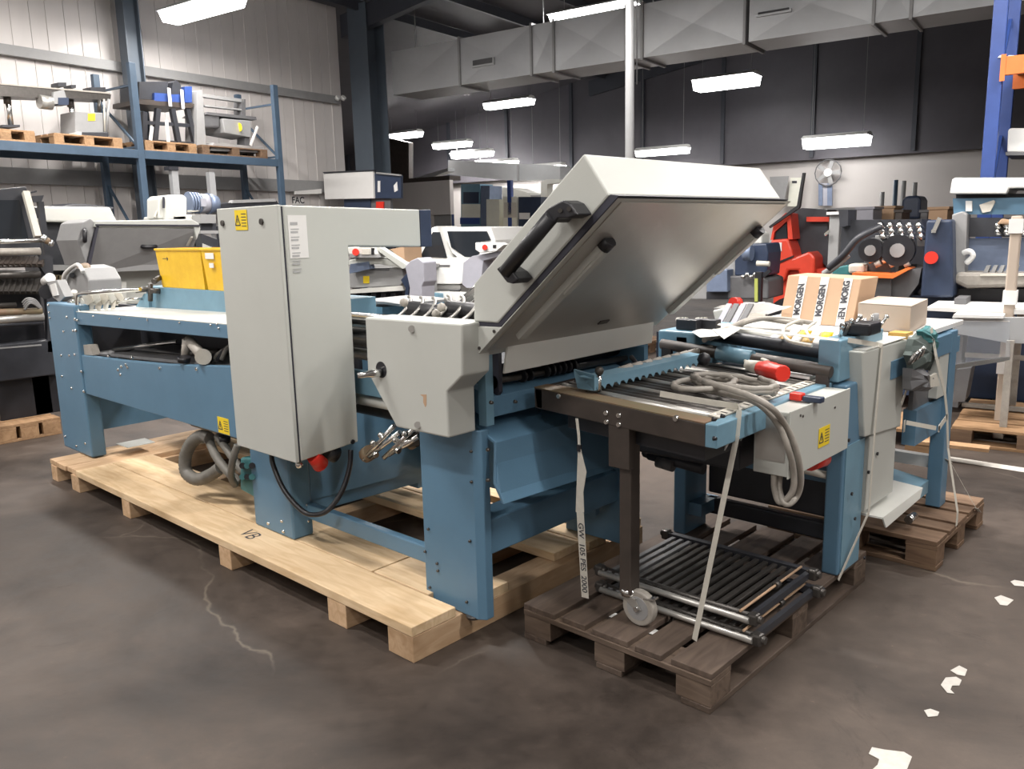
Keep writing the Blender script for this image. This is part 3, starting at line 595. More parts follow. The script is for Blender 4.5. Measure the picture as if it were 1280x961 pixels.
# two yellow plastic bins standing on the carrier
def bin_(x0, x1, label):
    t = thing('plastic_bin', label, 'bin', ((x0+x1)/2, 2.47, CARZ), group='yellow bins on the folding machine')
    y0, y1, z0, z1 = 2.41, 2.60, CARZ+.001, CARZ+.25; tp = .018
    o = []
    for (a0, a1, b0, b1, z) in ((x0+tp, x1-tp, y0+tp, y1-tp, z0), (x0, x1, y0, y1, z1)): o.append([(a0, b0, z), (a1, b0, z), (a1, b1, z), (a0, b1, z)])
    mb = MB(); A_ = [mb.bm.verts.new(v) for v in o[0]]; B_ = [mb.bm.verts.new(v) for v in o[1]]
    I_ = [mb.bm.verts.new((v[0]+(.006 if v[0] < (x0+x1)/2 else -.006), v[1]+(.006 if v[1] < 2.5 else -.006), v[2])) for v in o[1]]
    J_ = [mb.bm.verts.new((v[0]+(.006 if v[0] < (x0+x1)/2 else -.006), v[1]+(.006 if v[1] < 2.5 else -.006), v[2]+.006)) for v in o[0]]
    mb.bm.faces.new(A_); mb.bm.faces.new(J_)
    for k in range(4):
        l = (k+1) % 4; mb.bm.faces.new((A_[k], A_[l], B_[l], B_[k])); mb.bm.faces.new((B_[k], B_[l], I_[l], I_[k])); mb.bm.faces.new((I_[k], I_[l], J_[l], J_[k]))
    mb.build('shell', M['yellow'], t)
    MB().box(x0-.004, x1+.004, y0-.006, y0, z1-.014, z1).build('rim', M['yellow'], t, bevel=.002)
    return t, z0, z1
a0, a1, a2 = PY(196.5, 340, 2.41).x, PY(253, 340, 2.41).x, PY(290, 340, 2.41).x
t, z0, z1 = bin_(a0, a1-.004, 'yellow plastic bin with an arrow mark, left of the pair beside the switch cabinet')
mb = MB(); mb.bar((a0+.09, 2.415, z1-.065), (a0+.16, 2.415, z1-.065), .004, .004); mb.prism([(a0+.15, 2.413, z1-.052), (a0+.165, 2.413, z1-.065), (a0+.15, 2.413, z1-.078)], (0, .01, 0)); mb.build('arrow_mark', M['ink'], t)
t, z0, z1 = bin_(a1+.002, a2, 'yellow plastic bin with white paper labels, right one beside the switch cabinet')
for (u, v, w_, h_) in ((.06, .045, .10, .035), (.10, .1, .05, .028)): MB().box(a1+u, a1+u+w_, 2.405, 2.4085, z1-v-h_*.5, z1-v+h_*.5).build('paper_label', M['paper'], t)

# ---------------------------------------------------------------- euro style pallets
def euro(label, x0, x1, y0, y1, along='y', fr=W, z=0., mt=('old', 'oldx'), group=None, nb=5, name='timber_pallet', h=.144):
    t = thing(name, label, 'pallet', ((x0+x1)/2, (y0+y1)/2, z), fr, group); k = h/.144
    a0, a1, b0, b1 = (x0, x1, y0, y1) if along == 'y' else (y0, y1, x0, x1)   # a across boards, b along boards
    def bx(a, b, c, d, e, f, n, m_, jit=0):
        j = random.uniform(0, jit)
        (MB().box(a, b, c+j, d-j*.5, z+e*k, z+f*k) if along == 'y' else MB().box(c+j, d-j*.5, a, b, z+e*k, z+f*k)).build(n, M[m_], t, bevel=.0025, fr=fr)
    Wd = a1-a0; bw = (.145, .10, .145, .10, .145) if nb == 5 else (.1,)*nb
    sc = Wd/.8; gap = (Wd-sum(bw)*sc*1.05)/(nb-1); a = a0
    for q in range(nb):
        w_ = bw[q]*sc*1.05; bx(a, a+w_, b0, b1, .122, .144, 'deck_board', mt[0], .012); a += w_+gap
    L_ = b1-b0
    for q in (0, .5, 1):
        c_ = b0+.0+q*(L_-.14); bx(a0, a1, c_, c_+.14, .10, .122, 'cross_board', mt[1])
        for r_ in (0, .5, 1):
            d_ = a0+r_*(Wd-.13*sc); bx(d_, d_+.13*sc, c_+.003, c_+.137, .022, .10, 'block', mt[1])
    for r_ in (0, .5, 1):
        d_ = a0+r_*(Wd-.11*sc); bx(d_, d_+.11*sc, b0, b1, 0, .022, 'bottom_board', mt[0])
    return t
p2 = euro('dark weathered pallet in the foreground carrying the steel grilles and castor table', -2.07, -1.24, 2.255, 3.64)
p3 = euro('brown pallet behind the foreground one, under the rear folding unit', -1.86, -1.03, 3.94, 4.75, along='x', mt=('brownw', 'brownw'))
D2 = .1445
# two bits of white tape residue on the foreground pallet
for x, y in ((767, 768), (818, 789)): 
    q = PZ(x, y, .126); MB().box(q.x-.025, q.x+.025, q.y-.02, q.y+.02, .1225, .1235).build('white_chip', M['paper'], p2)

# ---------------------------------------------------------------- delivery table with castor (in front of the folding unit)
dt = thing('delivery_table', 'blue and brown delivery table on castor leg and blue frame, on dark foreground pallet', 'machine', (-1.65, 2.9, .1445))
BL = (-2.055, 2.35, 1.0); BR = (-1.325, 2.35, .958)
MB().prism([(-2.075, 2.35, .998), (-1.335, 2.35, .960), (-1.333, 2.35, .882), (-2.065, 2.35, .918)], (0, .045, 0)).build('front_beam', M['brown'], dt, bevel=.004)
MB().prism([(-2.075, 2.35, .998), (-1.335, 2.35, .960), (-1.335, 2.43, .960), (-2.075, 2.43, .998)], (0, 0, .004)).build('worn_top_strip', M['rust'], dt)
MB().prism([(-2.075, 2.35, 1.0), (-2.075, 3.3, 1.0), (-2.075, 3.3, .92), (-2.075, 2.35, .92)], (.04, 0, 0)).build('side_rail', M['brown'], dt, bevel=.003)
MB().prism([(-1.335, 2.352, .962), (-1.335, 3.36, .962), (-1.335, 3.36, .884), (-1.335, 2.352, .882)], (.045, 0, 0)).build('side_rail', M['blue2'], dt, bevel=.004)
MB().prism([(-1.375, 2.44, .966), (-1.335, 2.44, .962), (-1.335, 3.36, .962), (-1.375, 3.36, .966)], (0, 0, .005)).build('bearing_strip', M['strap'], dt)
bolts(dt, [PY(x, y, 2.35) for x, y in ((758, 516), (774, 519), (758.5, 527), (774, 530.5), (699, 495), (845, 523))], (0, -1, 0), .012)
bolts(dt, [PX(x, y, -1.29) for x, y in ((892, 524), (903, 520), (893, 548))], (1, 0, 0), .008, M['black'])
n_ = 21
for k in range(n_):
    y = 2.47+k*.04; MB().cyl((-2.03, y, 1.0-.012), (-1.34, y, .957-.004), .0165, 10).build('roller', M['dsteel' if k % 4 else 'alu'], dt)
MB().prism([(-2.03, 2.44, .95), (-1.34, 2.44, .91), (-1.34, 3.33, .91), (-2.03, 3.33, .95)], (0, 0, .006)).build('underplate', M['dark'], dt)
MB().prism([(-1.60, 3.22, .99), (-1.36, 3.22, .975), (-1.36, 3.34, .98), (-1.60, 3.34, .995)], (0, 0, .01)).build('white_slide', M['white'], dt)
# serrated blue bar lying across: teeth along its lower edge
pa, pb = Vector((-1.83, 2.43, 1.005)), Vector((-1.79, 3.12, 1.01)); d_ = pb-pa; mb = MB(); pts = []
nt_ = 16
for k in range(nt_):
    for (t_, z_) in ((0, -.002), (.25, .014), (.6, .014)): pts.append(pa+d_*((k+t_)/nt_)+Vector((0, 0, z_)))
pts += [pb, pb+Vector((0, 0, .042)), pa+Vector((0, -.02, .042))]
mb.prism(pts, (-.004, 0, 0)).build('toothed_bar', M['blue2'], dt)
MB().prism([pa+Vector((-.065, -.03, .046)), pa+Vector((0, -.02, .042)), pb+Vector((0, 0, .042)), pb+Vector((-.065, 0, .046))], (0, 0, .004)).build('toothed_bar_flange', M['blue2'], dt)
MB().prism([pa+Vector((0, -.02, 0)), pa+Vector((0, -.02, .058)), pa+Vector((-.13, .02, .062)), pa+Vector((-.08, -.02, .0))], (0, .012, 0)).build('bar_end_bracket', M['blue2'], dt)
MB().cyl(pa+Vector((.0, .01, -.01)), pa+Vector((0, .01, .055)), .008).build('screw', M['steel'], dt); MB().ball(pa+Vector((0, .01, .07)), .018).build('screw_head', M['dsteel'], dt)
for k in range(10):
    MB().cyl(pa+Vector((-.05, .2+.07*k, .04)), pa+Vector((-.03, .26+.07*k, .05)), .014, 8).build('roller_ball_ring', M['cable'], dt)
MB().prism([(-2.06, 2.44, .985), (-1.9, 2.44, .98), (-1.9, 3.2, .98), (-2.06, 3.2, .985)], (0, 0, .012)).build('wooden_edge', M['rust'], dt)
MB().cyl((-1.93, 2.75, 1.03), (-1.86, 2.8, 1.04), .022, 10).build('clamp', M['black'], dt)
MB().cyl((-1.9, 2.8, 1.035), (-1.95, 2.82, 1.07), .01, 8).build('clamp', M['black'], dt)
# castor leg
la, lb_ = PY(776, 600, 2.38), PY(790.5, 600, 2.38); cx, cy = PY(800, 770, 2.40).x, 2.40; w0 = D2+.07; lx = (la.x+lb_.x)/2
MB().box(PY(761, 560, 2.355).x, lb_.x+.004, 2.352, 2.385, PY(776, 586, 2.352).z, .945).build('leg_bracket', M['brown'], dt, bevel=.003)
MB().box(la.x, lb_.x, 2.37, 2.43, .262, .90).build('leg', M['brown'], dt, bevel=.004)
MB().cyl((lx, 2.4, .252), (lx, 2.4, .278), .034, 18).build('castor_collar', M['steel'], dt)
fk = MB()
for s in (-1, 1): fk.prism([(lx-.02, cy+s*.024, .252), (lx+.04, cy+s*.024, .252), (cx+.02, cy+s*.024, w0), (cx-.015, cy+s*.024, w0)], (0, .003, 0))
fk.box(lx-.03, lx+.045, cy-.027, cy+.027, .247, .253); fork = fk.build('castor_fork', M['alu'], dt)
MB().bar((lx+.04, cy, .25), (lx+.12, cy-.005, .27), .03, .006).build('brake_pedal', M['steel'], dt)
wh = MB().cyl((cx, cy-.017, w0), (cx, cy+.017, w0), .068, 26).build('castor_wheel', M['cable'], dt, bevel=.006)
MB().cyl((cx, cy-.019, w0), (cx, cy+.019, w0), .046, 20).build('wheel_disc', M['grey'], wh)
MB().cyl((cx, cy-.03, w0), (cx, cy+.03, w0), .010, 10).build('axle', M['steel'], wh)
# blue support frame: two legs with head plates
LX, RX = -2.035, -1.29
MB().box(LX, LX+.065, 3.30, 3.5, .1448, 1.10).build('leg', M['blue'], dt, bevel=.006)
MB().box(RX-.01, RX+.06, 3.28, 3.52, .1448, .955).build('leg', M['blue'], dt, bevel=.008)
MB().box(RX+.052, RX+.064, 3.30, 3.50, .15, .70).build('leg_flange', M['blue2'], dt)
MB().box(RX-.06, RX+.03, 3.27, 3.75, .965, 1.135).build('head_block', M['blue2'], dt, bevel=.006)
MB().box(-2.13, -1.93, 3.30, 3.75, .95, 1.12).build('head_block', M['blue2'], dt, bevel=.008)
MB().box(-2.145, -2.132, 3.31, 3.74, .93, 1.11).build('head_block_cap', M['seal'], dt)
MB().cyl((-2.16, 3.4, 1.0), (-2.13, 3.4, 1.0), .03, 12).build('knob', M['black'], dt)
for y in (3.26, 3.29): pass
for (z, y, r_, mt) in ((1.045, 3.24, .024, 'brown'), (1.085, 3.44, .03, 'dark'), (1.03, 3.36, .022, 'dsteel')):
    MB().cyl((-2.07, y, z+.02), (-1.28, y, z-.035), r_, 14).build('cross_shaft', M[mt], dt)
MB().cyl((-1.78, 3.24, 1.048), (-1.62, 3.24, 1.037), .034, 16).build('shaft_sleeve', M['blue2'], dt)
for x, zt in ((-2.06, 1.07), (-1.96, 1.06), (-1.335, 1.02)): MB().prism([(x, 3.22, zt), (x+.05, 3.22, zt), (x+.05, 3.22, zt-.12), (x, 3.22, zt-.12)], (0, .02, 0)).build('hanging_bracket', M['brown'], dt)
MB().box(-1.93, -1.86, 3.24, 3.28, .98, 1.04).build('clamp_block', M['blue2'], dt)
MB().box(LX+.05, RX, 3.40, 3.43, .50, .68).build('cross_panel', M['blue'], dt)
MB().box(LX+.05, -1.9, 3.33, 3.5, .24, .30).build('foot_brace', M['blue'], dt)
# dark drive parts slung under the table
MB().box(-1.97, -1.40, 2.72, 3.25, .70, .85).build('drive_housing', M['dark'], dt, bevel=.01)
MB().prism([(-1.95, 2.40, .90), (-1.36, 2.40, .87), (-1.36, 3.2, .87), (-1.95, 3.2, .90)], (0, 0, -.05)).build('dark_tray', M['black'], dt)
MB().cyl((-1.99, 3.1, .73), (-1.33, 3.1, .70), .03, 12).build('drive_shaft', M['dsteel'], dt)
MB().cyl(PY(812, 568, 2.9), PY(880, 586, 2.9), .024, 12).build('shaft_end', M['dark'], dt); MB().cyl(PY(822, 577, 2.88), PY(842, 583, 2.88), .024, 12).build('shaft_end', M['greyd'], dt)
MB().ball(PY(808, 566, 2.9), .022).build('shaft_knob', M['black'], dt); MB().prism([PY(838, 548, 2.92), PY(852, 550, 2.92), PY(850, 585, 2.92), PY(826, 570, 2.92)], (0, .05, 0)).build('shaft_bracket', M['dark'], dt)
for k in range(5):
    a = PX(905+k*10, 563-k*6, -1.36); MB().prism([a, a+Vector((0, .03, .02)), a+Vector((0, .055, .09)), a+Vector((0, .03, .07))], (.004, 0, 0)).build('belt_link', M['paper' if k in (0, 2) else 'steel'], dt)
MB().cyl((-1.92, 3.30, .60), (-1.30, 3.30, .565), .016, 10).build('wooden_rod', M['strap'], dt)
MB().bar((-1.80, 3.27, .63), (-1.70, 3.27, .625), .02, .014).build('wooden_block', M['paper'], dt)
MB().box(-1.93, -1.30, 3.44, 3.6, .33, .95).build('rear_shade_block', M['dark'], dt, bevel=.01)  # dark block enlarged to stand in for the darkness under the table
MB().box(-1.95, -1.3, 3.45, 3.5, .22, .30).build('lower_beam', M['dark'], dt, bevel=.01)
# control box on the right rail
cb = MB().prism([(-1.325, 2.74, .925), (-1.205, 2.72, .95), (-1.205, 2.745, .73), (-1.325, 2.76, .735)], (0, .0, 0)) if False else None
bx_ = MB().box(-1.335, -1.205, 2.70, 3.23, .718, .952).build('control_box', M['paint'], dt, bevel=.004)
MB().box(-1.205, -1.199, 2.695, 3.235, .713, .957).build('box_lid', M['paint'], bx_, bevel=.002)
MB().box(-1.325, -1.215, 2.697, 2.699, .77, .94).build('side_grille', M['alu'], bx_)
sticker(bx_, PX(1030, 545, -1.198), (0, 1, 0), (0, 0, 1), .10, .075, (1, 0, 0))
for x, y in ((1003, 520), (993, 558), (1043, 509), (1000, 519)): MB().cyl(PX(x, y, -1.2), PX(x, y, -1.2)+Vector((.004, 0, 0)), .005, 8).build('screw', M['dsteel'], bx_)
MB().cyl((-1.25, 3.0, .70), (-1.25, 3.12, .69), .035, 14).build('red_socket', M['red'], dt)
# ribbed cover (white cabinet) beside the head
wc = MB().prism([(-1.275, 3.34, 1.085), (-1.185, 3.34, 1.082), (-1.185, 3.45, .715), (-1.235, 3.42, .72)], (0, .0, 0)) if False else None
mb = MB(); mb.prism([(-1.205, 3.36, 1.083), (-1.205, 3.90, 1.075), (-1.205, 3.88, .675), (-1.205, 3.44, .715)], (-.085, 0, 0)); g2 = mb.build('gear_cover', M['paint'], dt, bevel=.006)
MB().box(-1.30, -1.205, 3.40, 3.88, 1.083, 1.087).build('cover_top', M['paint2'], dt)
mb = MB(); mb.prism([(-1.215, 3.52, .70), (-1.215, 3.86, .70), (-1.215, 3.86, .37), (-1.215, 3.50, .37)], (-.08, 0, 0)); mb.build('lower_cover', M['paint'], dt, bevel=.004)
for x, y in ((1085, 590), (1096, 567), (1064, 617), (1068, 648), (1080, 697), (1060, 550)): MB().cyl(PX(x, y, -1.212), PX(x, y, -1.212)+Vector((.006, 0, 0)), .008, 8).build('screw', M['black'], dt)
MB().prism([(-1.2, 3.55, .345), (-1.16, 3.58, .335), (-1.16, 4.12, .335), (-1.35, 4.15, .34), (-1.35, 3.55, .345)], (0, 0, -.008)).build('tray', M['paint2'], dt)
MB().prism([(-1.16, 3.58, .335), (-1.16, 4.12, .335), (-1.15, 4.05, .30), (-1.15, 3.60, .285)], (-.006, 0, 0)).build('tray_lip', M['paint2'], dt)
# things lying on the control box and rollers
t = thing('remote_switch', 'small red and blue switch lying on top of the grey control box', 'switch', (-1.27, 2.9, .957))
a = PZ(1005, 501, .957)
MB().box(a.x-.05, a.x-.002, a.y-.02, a.y+.02, .9575, .985).build('red_part', M['red'], t, bevel=.006); MB().box(a.x, a.x+.07, a.y-.018, a.y+.018, .9575, .978).build('blue_part', M['darkblue'], t, bevel=.004)
def coil(c, rx, ry, turns, r, tilt=0., n=26, dz=.006, ph=0):
    out = []
    for k in range(int(n*turns)+1):
        a = 2*PI*k/n+ph; s = 1+.05*math.sin(3.1*k); out.append(Vector((c[0]+rx*s*math.cos(a), c[1]+ry*s*math.sin(a), c[2]+dz*k/n*2+tilt*math.cos(a))))
    return out
pc = thing('power_cable', 'coiled grey power cable with big red plug lying on the roller table', 'cable', (-1.65, 2.95, .99))
c0 = PZ(917, 478, 1.02)
pts = coil((c0.x, c0.y, 1.005), .155, .10, 2.2, .011, tilt=-.01)
MB().tube(pts, .0115, 8).build('coil', M['cable'], pc)
c1 = PZ(880, 478, 1.02)
MB().tube(coil((c1.x, c1.y, 1.01), .10, .14, 1.3, .011, ph=1), .0115, 8).build('coil', M['cable'], pc)
dn_ = smoothpts([PZ(868, 485, 1.0), PZ(920, 495, 1.0), PZ(950, 506, .99), PX(972, 530, -1.22), PX(985, 560, -1.19), PX(992, 590, -1.19), PX(990, 615, -1.2), PX(975, 628, -1.24), PX(968, 610, -1.26), PX(968, 588, -1.26)], 6)
MB().tube(dn_, .0115, 8).build('hanging_loop', M['cable'], pc)
dn2 = smoothpts([PZ(880, 478, 1.03), PZ(930, 492, 1.03), PZ(962, 508, 1.0), PX(982, 532, -1.205), PX(996, 565, -1.185), PX(1001, 600, -1.19), PX(995, 622, -1.21), PX(982, 630, -1.22), PX(974, 612, -1.25), PX(975, 590, -1.25)], 6)
MB().tube(dn2, .0115, 8).build('hanging_loop', M['cable'], pc)
a, b = PZ(950, 460, 1.02), PZ(979, 467, 1.03)
MB().cyl(PZ(935, 456, 1.02), a, .022, 12, .03).build('plug_boot', M['strap'], pc); MB().tube([a, a.lerp(b, .2), a.lerp(b, .25), a.lerp(b, .6), a.lerp(b, .65), b], [.028, .030, .036, .036, .033, .034], 10).build('plug_body', M['red'], pc, bevel=.005)
MB().tube(smoothpts([PZ(936, 457, 1.02), PZ(932, 450, 1.03), PZ(945, 447, 1.03), PZ(960, 452, 1.05)]), .008).build('plug_lead', M['strap'], pc)
MB().ball(PZ(880, 449, 1.05), .03).build('cable_tie', M['black'], pc)

# ---------------------------------------------------------------- folding unit standing behind the delivery table
fu = thing('folding_unit', 'blue folding unit with white table top, behind the delivery table on the brown pallet', 'machine', (-1.6, 4.2, .1445))
MB().box(-2.1, -1.19, 3.92, 4.72, 1.06, 1.085).build('table_top', M['white'], fu, bevel=.003)
MB().box(-2.05, -1.35, 3.85, 3.92, 1.02, 1.075).build('front_rail', M['white'], fu, bevel=.004)
MB().box(-2.12, -1.33, 3.80, 3.835, 1.075, 1.09).build('rail', M['alu'], fu)
MB().box(-2.12, -1.2, 3.70, 4.72, .92, 1.0).build('body', M['blue'], fu)
MB().box(-1.235, -1.165, 4.44, 4.54, .1448, 1.055).build('leg', M['blue'], fu, bevel=.005)
MB().box(-1.83, -1.76, 4.44, 4.54, .1448, 1.055).build('leg', M['blue'], fu, bevel=.005)
MB().box(-1.235, -1.165, 4.05, 4.44, .95, 1.05).build('side_rail', M['blue'], fu, bevel=.004)
MB().box(-1.76, -1.235, 4.47, 4.52, .34, .40).build('cross_bar', M['white'], fu)
MB().box(-1.25, -1.19, 4.05, 4.44, .55, .72).build('side_panel', M['blue'], fu)
MB().prism([(-1.23, 4.05, .72), (-1.23, 4.44, .72), (-1.23, 4.44, .80), (-1.23, 4.05, .92)], (.02, 0, 0)).build('guard_plate', M['greyd'], fu)
MB().box(-1.22, -1.17, 4.28, 4.43, .74, 1.03).build('switch_box', M['paint'], fu, bevel=.004)
MB().prism([(-1.55, 4.05, .30), (-1.20, 4.05, .24), (-1.20, 4.35, .24), (-1.55, 4.35, .30)], (0, 0, .07)).build('foot_housing', M['blue2'], fu, bevel=.004)
MB().cyl((-1.18, 4.0, .20), (-1.18, 4.08, .20), .02).build('castor', M['steel'], fu)
# rollers and strip of yellow and grey tabs between the head blocks
for (y, z, r_, mt) in ((3.56, 1.06, .028, 'alu'), (3.64, 1.075, .03, 'paint2'), (3.72, 1.06, .02, 'dsteel')): MB().cyl((-1.93, y, z+.01), (-1.3, y, z-.01), r_, 14).build('roller', M[mt], fu)
for k in range(8):
    x = -1.68+.05*k; MB().cyl((x, 3.55, 1.068), (x+.04, 3.55, 1.066), .033, 12).build('yellow_ring' if k % 2 else 'grey_ring', M['ochre' if k % 2 else 'paper'], fu)
    if k < 6: MB().cyl((x+.05, 3.64, 1.082), (x+.09, 3.64, 1.082), .036, 12).build('yellow_ring' if k % 2 else 'grey_ring', M['sticker' if k % 2 else 'paper'], fu)
for k in range(3):
    MB().tube(smoothpts([PZ(880+k*8, 425-k*2, 1.1), PZ(915+k*10, 408-k*3, 1.13), PZ(945+k*12, 398, 1.14), PZ(990+k*14, 404, 1.12)]), .012).build('cable', M['cable'], fu)
MB().tube(smoothpts([PZ(1000, 400, 1.14), PZ(980, 410, 1.13), PZ(985, 425, 1.11), PZ(1015, 432, 1.10)]), .008).build('cable', M['strap'], fu)
MB().tube(smoothpts([PZ(1020, 402, 1.14), PZ(1008, 412, 1.13), PZ(1014, 424, 1.11)]), .007).build('cable', M['strap'], fu)
# levers standing on the right head block
for k in range(9):
    x = 1050+k*5.5; a = PX(x, 420-k*.5, -1.30); b = PX(x+4+(k % 3)*5, 406-(k % 3)*5, -1.28); MB().cyl(a, b, .008, 8).build('lever', M['dsteel' if k % 2 else 'steel'], fu); MB().ball(b, .012).build('lever_end', M['steel'], fu)
MB().box(-1.33, -1.2, 3.42, 3.55, 1.14, 1.19).build('motor', M['black'], fu, bevel=.01)
MB().cyl(PX(1095, 412, -1.25), PX(1095, 392, -1.25), .012).build('lever', M['grey'], fu)
MB().box(-1.29, -1.21, 3.90, 3.99, 1.07, 1.10).build('yellow_tab', M['ochre'], fu)
# left: dark sensors, papers, plug and plastic wrap
for x0 in (860, 884):
    a = PZ(x0, 410, 1.13); MB().box(a.x-.06, a.x+.05, a.y-.01, a.y+.04, 1.122, 1.17).build('sensor', M['black'], fu, bevel=.004)
    for k in range(3): MB().tube(smoothpts([PZ(x0-12+4*k, 405, 1.13), PZ(x0-14+4*k, 399, 1.15), PZ(x0-9+4*k, 398, 1.16)]), .006, 6).build('ring', M['strap'], fu)
# cloths / plastic hanging at the cover edge
tw = thing('tool_bundle', 'dark grey cloth and tool bundle hung beside the grey gear cover', 'bundle', (-1.13, 4.0, .75))
def blob(root, name, ps, th, mt, seed):
    rr = random.Random(seed); c = sum((Vector(p) for p in ps), Vector())/len(ps); mb = MB(); n = Vector((1, 0, 0))
    sub = []
    for a, b in zip(ps, ps[1:]+ps[:1]):
        for t in (0, .33, .66): sub.append(Vector(a).lerp(Vector(b), t)+Vector((0, rr.uniform(-.006, .006), rr.uniform(-.006, .006))))
    f = [mb.bm.verts.new(v+n*rr.uniform(0, .3)*th) for v in sub]; k = [mb.bm.verts.new(v-n*th*.4) for v in sub]
    i = [mb.bm.verts.new(c.lerp(v, .55)+n*rr.uniform(.55, .9)*th) for v in sub]; m_ = mb.bm.verts.new(c+n*th*.75)
    N_ = len(sub); mb.bm.faces.new(k)
    for q in range(N_):
        r2 = (q+1) % N_; mb.bm.faces.new((k[q], k[r2], f[r2], f[q])); mb.bm.faces.new((f[q], f[r2], i[r2], i[q])); mb.bm.faces.new((i[q], i[r2], m_))
    return mb.build(name, mt, root)
XB = -1.15
blob(tw, 'cloth', [PX(x, y, XB) for x, y in ((1135, 445), (1140, 425), (1155, 412), (1163, 410), (1166, 440), (1160, 462), (1150, 460), (1140, 462))], .05, mat('dark_green_grey_cloth', (.12, .15, .14), .9, noise=.3), 1)
blob(tw, 'dark_pouch', [PX(x, y, XB) for x, y in ((1135, 462), (1150, 460), (1158, 470), (1160, 485), (1148, 490), (1135, 485))], .06, M['greyd'], 2)
for k in range(6): MB().cyl(PX(1136+k*3, 455-k*2, XB+.05), PX(1144+k*2.4, 443-k*2, XB+.06), .008).build('tool', M['steel' if k % 2 else 'dsteel'], tw)
MB().prism([PX(x, y, XB+.04) for x, y in ((1160, 470), (1168, 466), (1172, 482), (1160, 484))], (.01, 0, 0)).build('pouch_clasp', M['strap'], tw)
blob(tw, 'cloth', [PX(x, y, XB+.01) for x, y in ((1150, 414), (1162, 408), (1166, 412), (1168, 440), (1158, 446), (1152, 430))], .04, M['teal'], 3)

def strap(label, paths, w_=.026, th=.0015, n=None, group='beige lashing straps', printed=None, up=(0, 1, 0)):
    t = thing('lashing_strap', label, 'strap', paths[0][-1], group=group)
    for pth in paths:
        mb = MB()
        for a, b in zip(pth, pth[1:]): mb.bar(a, b, w_, th, up=up)
        mb.build('webbing', M['strap'], t)
    return t
s1 = strap('white printed lashing strap running from the brown beam down to the dark pallet', [[Vector(PY(721, 523, 2.345)), Vector(PY(723.5, 545, 2.345)), Vector(PY(724, 560, 2.345))], ], .012)
A0, A1 = PY(724, 560, 2.34), PY(734, 748, 2.34); A1 = Vector((A1.x, 2.34, .146))
MB().prism([A0+Vector((-.006, 0, 0)), A0+Vector((.006, 0, 0)), PY(733, 590, 2.34), PY(729, 615, 2.34), PY(728.5, 640, 2.34)+Vector((.006, 0, 0)), PY(719.5, 640, 2.34)], (0, .0015, 0)).build('webbing', M['strap'], s1)
B0 = (PY(719.5, 640, 2.34)+PY(731, 640, 2.34))/2; B1 = PY(731.5, 747, 2.34)
MB().bar(B0, B1, .034, .0015, up=(0, 1, 0)).build('webbing', M['strap'], s1)
MB().bar(PY(724, 556, 2.34), PY(724, 564, 2.34), .014, .012, up=(0, 1, 0)).build('buckle', M['black'], s1)
dv = (B1-B0).normalized()
mid = B0.lerp(B1, .53)
text(s1, 'GW  105 PES  2000', mid+Vector((0, -.002, 0)), dv, (dv.z*-1, 0, dv.x) if False else (-dv.z, 0, dv.x), .034, M['ink'], 'printing', bold=.0006)
# long strap over the right rail to the pallet
e0 = PX(924, 512, -1.287); e1 = PX(921, 545, -1.285); 
q0 = PZ(868, 800, .147)
strap('long beige strap crossing in front of the grilles from blue rail to dark pallet', [[PZ(825, 492, 1.01), PZ(870, 500, .995), PZ(922, 508, .978), e0, e1, q0]], .022, up=(.2, 1, 0))
g0 = PX(1103, 432, -1.195); g1 = PX(1093, 545, -1.19); g2_ = PX(1086, 640, -1.19); g3 = PZ(1059, 728, .13)
strap('beige strap running down over the grey gear cover to the dark pallet', [[PZ(1060, 425, 1.13), PZ(1098, 431, 1.09), g0, g1, g2_, Vector((-1.225, g3.y, .13))]], .02, up=(1, 0, 0))
h0 = PX(1164, 410, -1.12); h1 = PX(1170, 445, -1.1); h2 = PX(1181, 490, -1.1); h3 = PX(1184, 520, -1.1); h4 = PX(1173, 536, -1.1); h5 = PX(1185, 560, -1.1); h6 = PX(1197, 640, -1.03); 
strap('beige strap in the air at the right, knotted, down to the brown pallet', [[h0, h1, h2, h3], [h3, h5, h6, Vector((h6.x, h6.y, .14))], [h3, h4, h4+Vector((0, .02, -.005))]], .03, up=(1, 0, 0))
strap('beige strap end folded between gear cover and blue side panel', [[PX(1134, 485, -1.18), PX(1127, 505, -1.18)], [PX(1131, 525, -1.18), PX(1130, 540, -1.18)], [PX(1133, 528, -1.16), PX(1170, 535, -1.1)]], .02, up=(1, 0, 0))
strap('white strap end lying over the corner of the brown pallet', [[Vector((-1.17, 4.47, .40)), Vector((-1.16, 4.56, .36)), Vector(PZ(1220, 635, .15)), Vector(PZ(1224, 640, .10))]], .022, up=(0, .3, 1))
strap('thin white band stretched over the rollers between the blue head blocks', [[PZ(898, 405, 1.16), PZ(925, 410, 1.16), PZ(1048, 425, 1.16)]], .014, up=(0, -.6, 1))
for k, (ps, mt) in enumerate((([(865, 415), (890, 405), (915, 408), (900, 420), (875, 422)], 'paper'), ([(890, 412), (910, 404), (925, 412), (905, 424)], 'paint2'))):
    q = [PZ(x, y, 1.125+.004*k) for x, y in ps]; o = solo(MB().prism(q, (0, 0, .002)), 'paper_sheet', M[mt], ('crumpled white paper sheet', 'second paper sheet, right half over the first,')[k]+' on the left blue head block', 'paper', 'papers on the left head block')
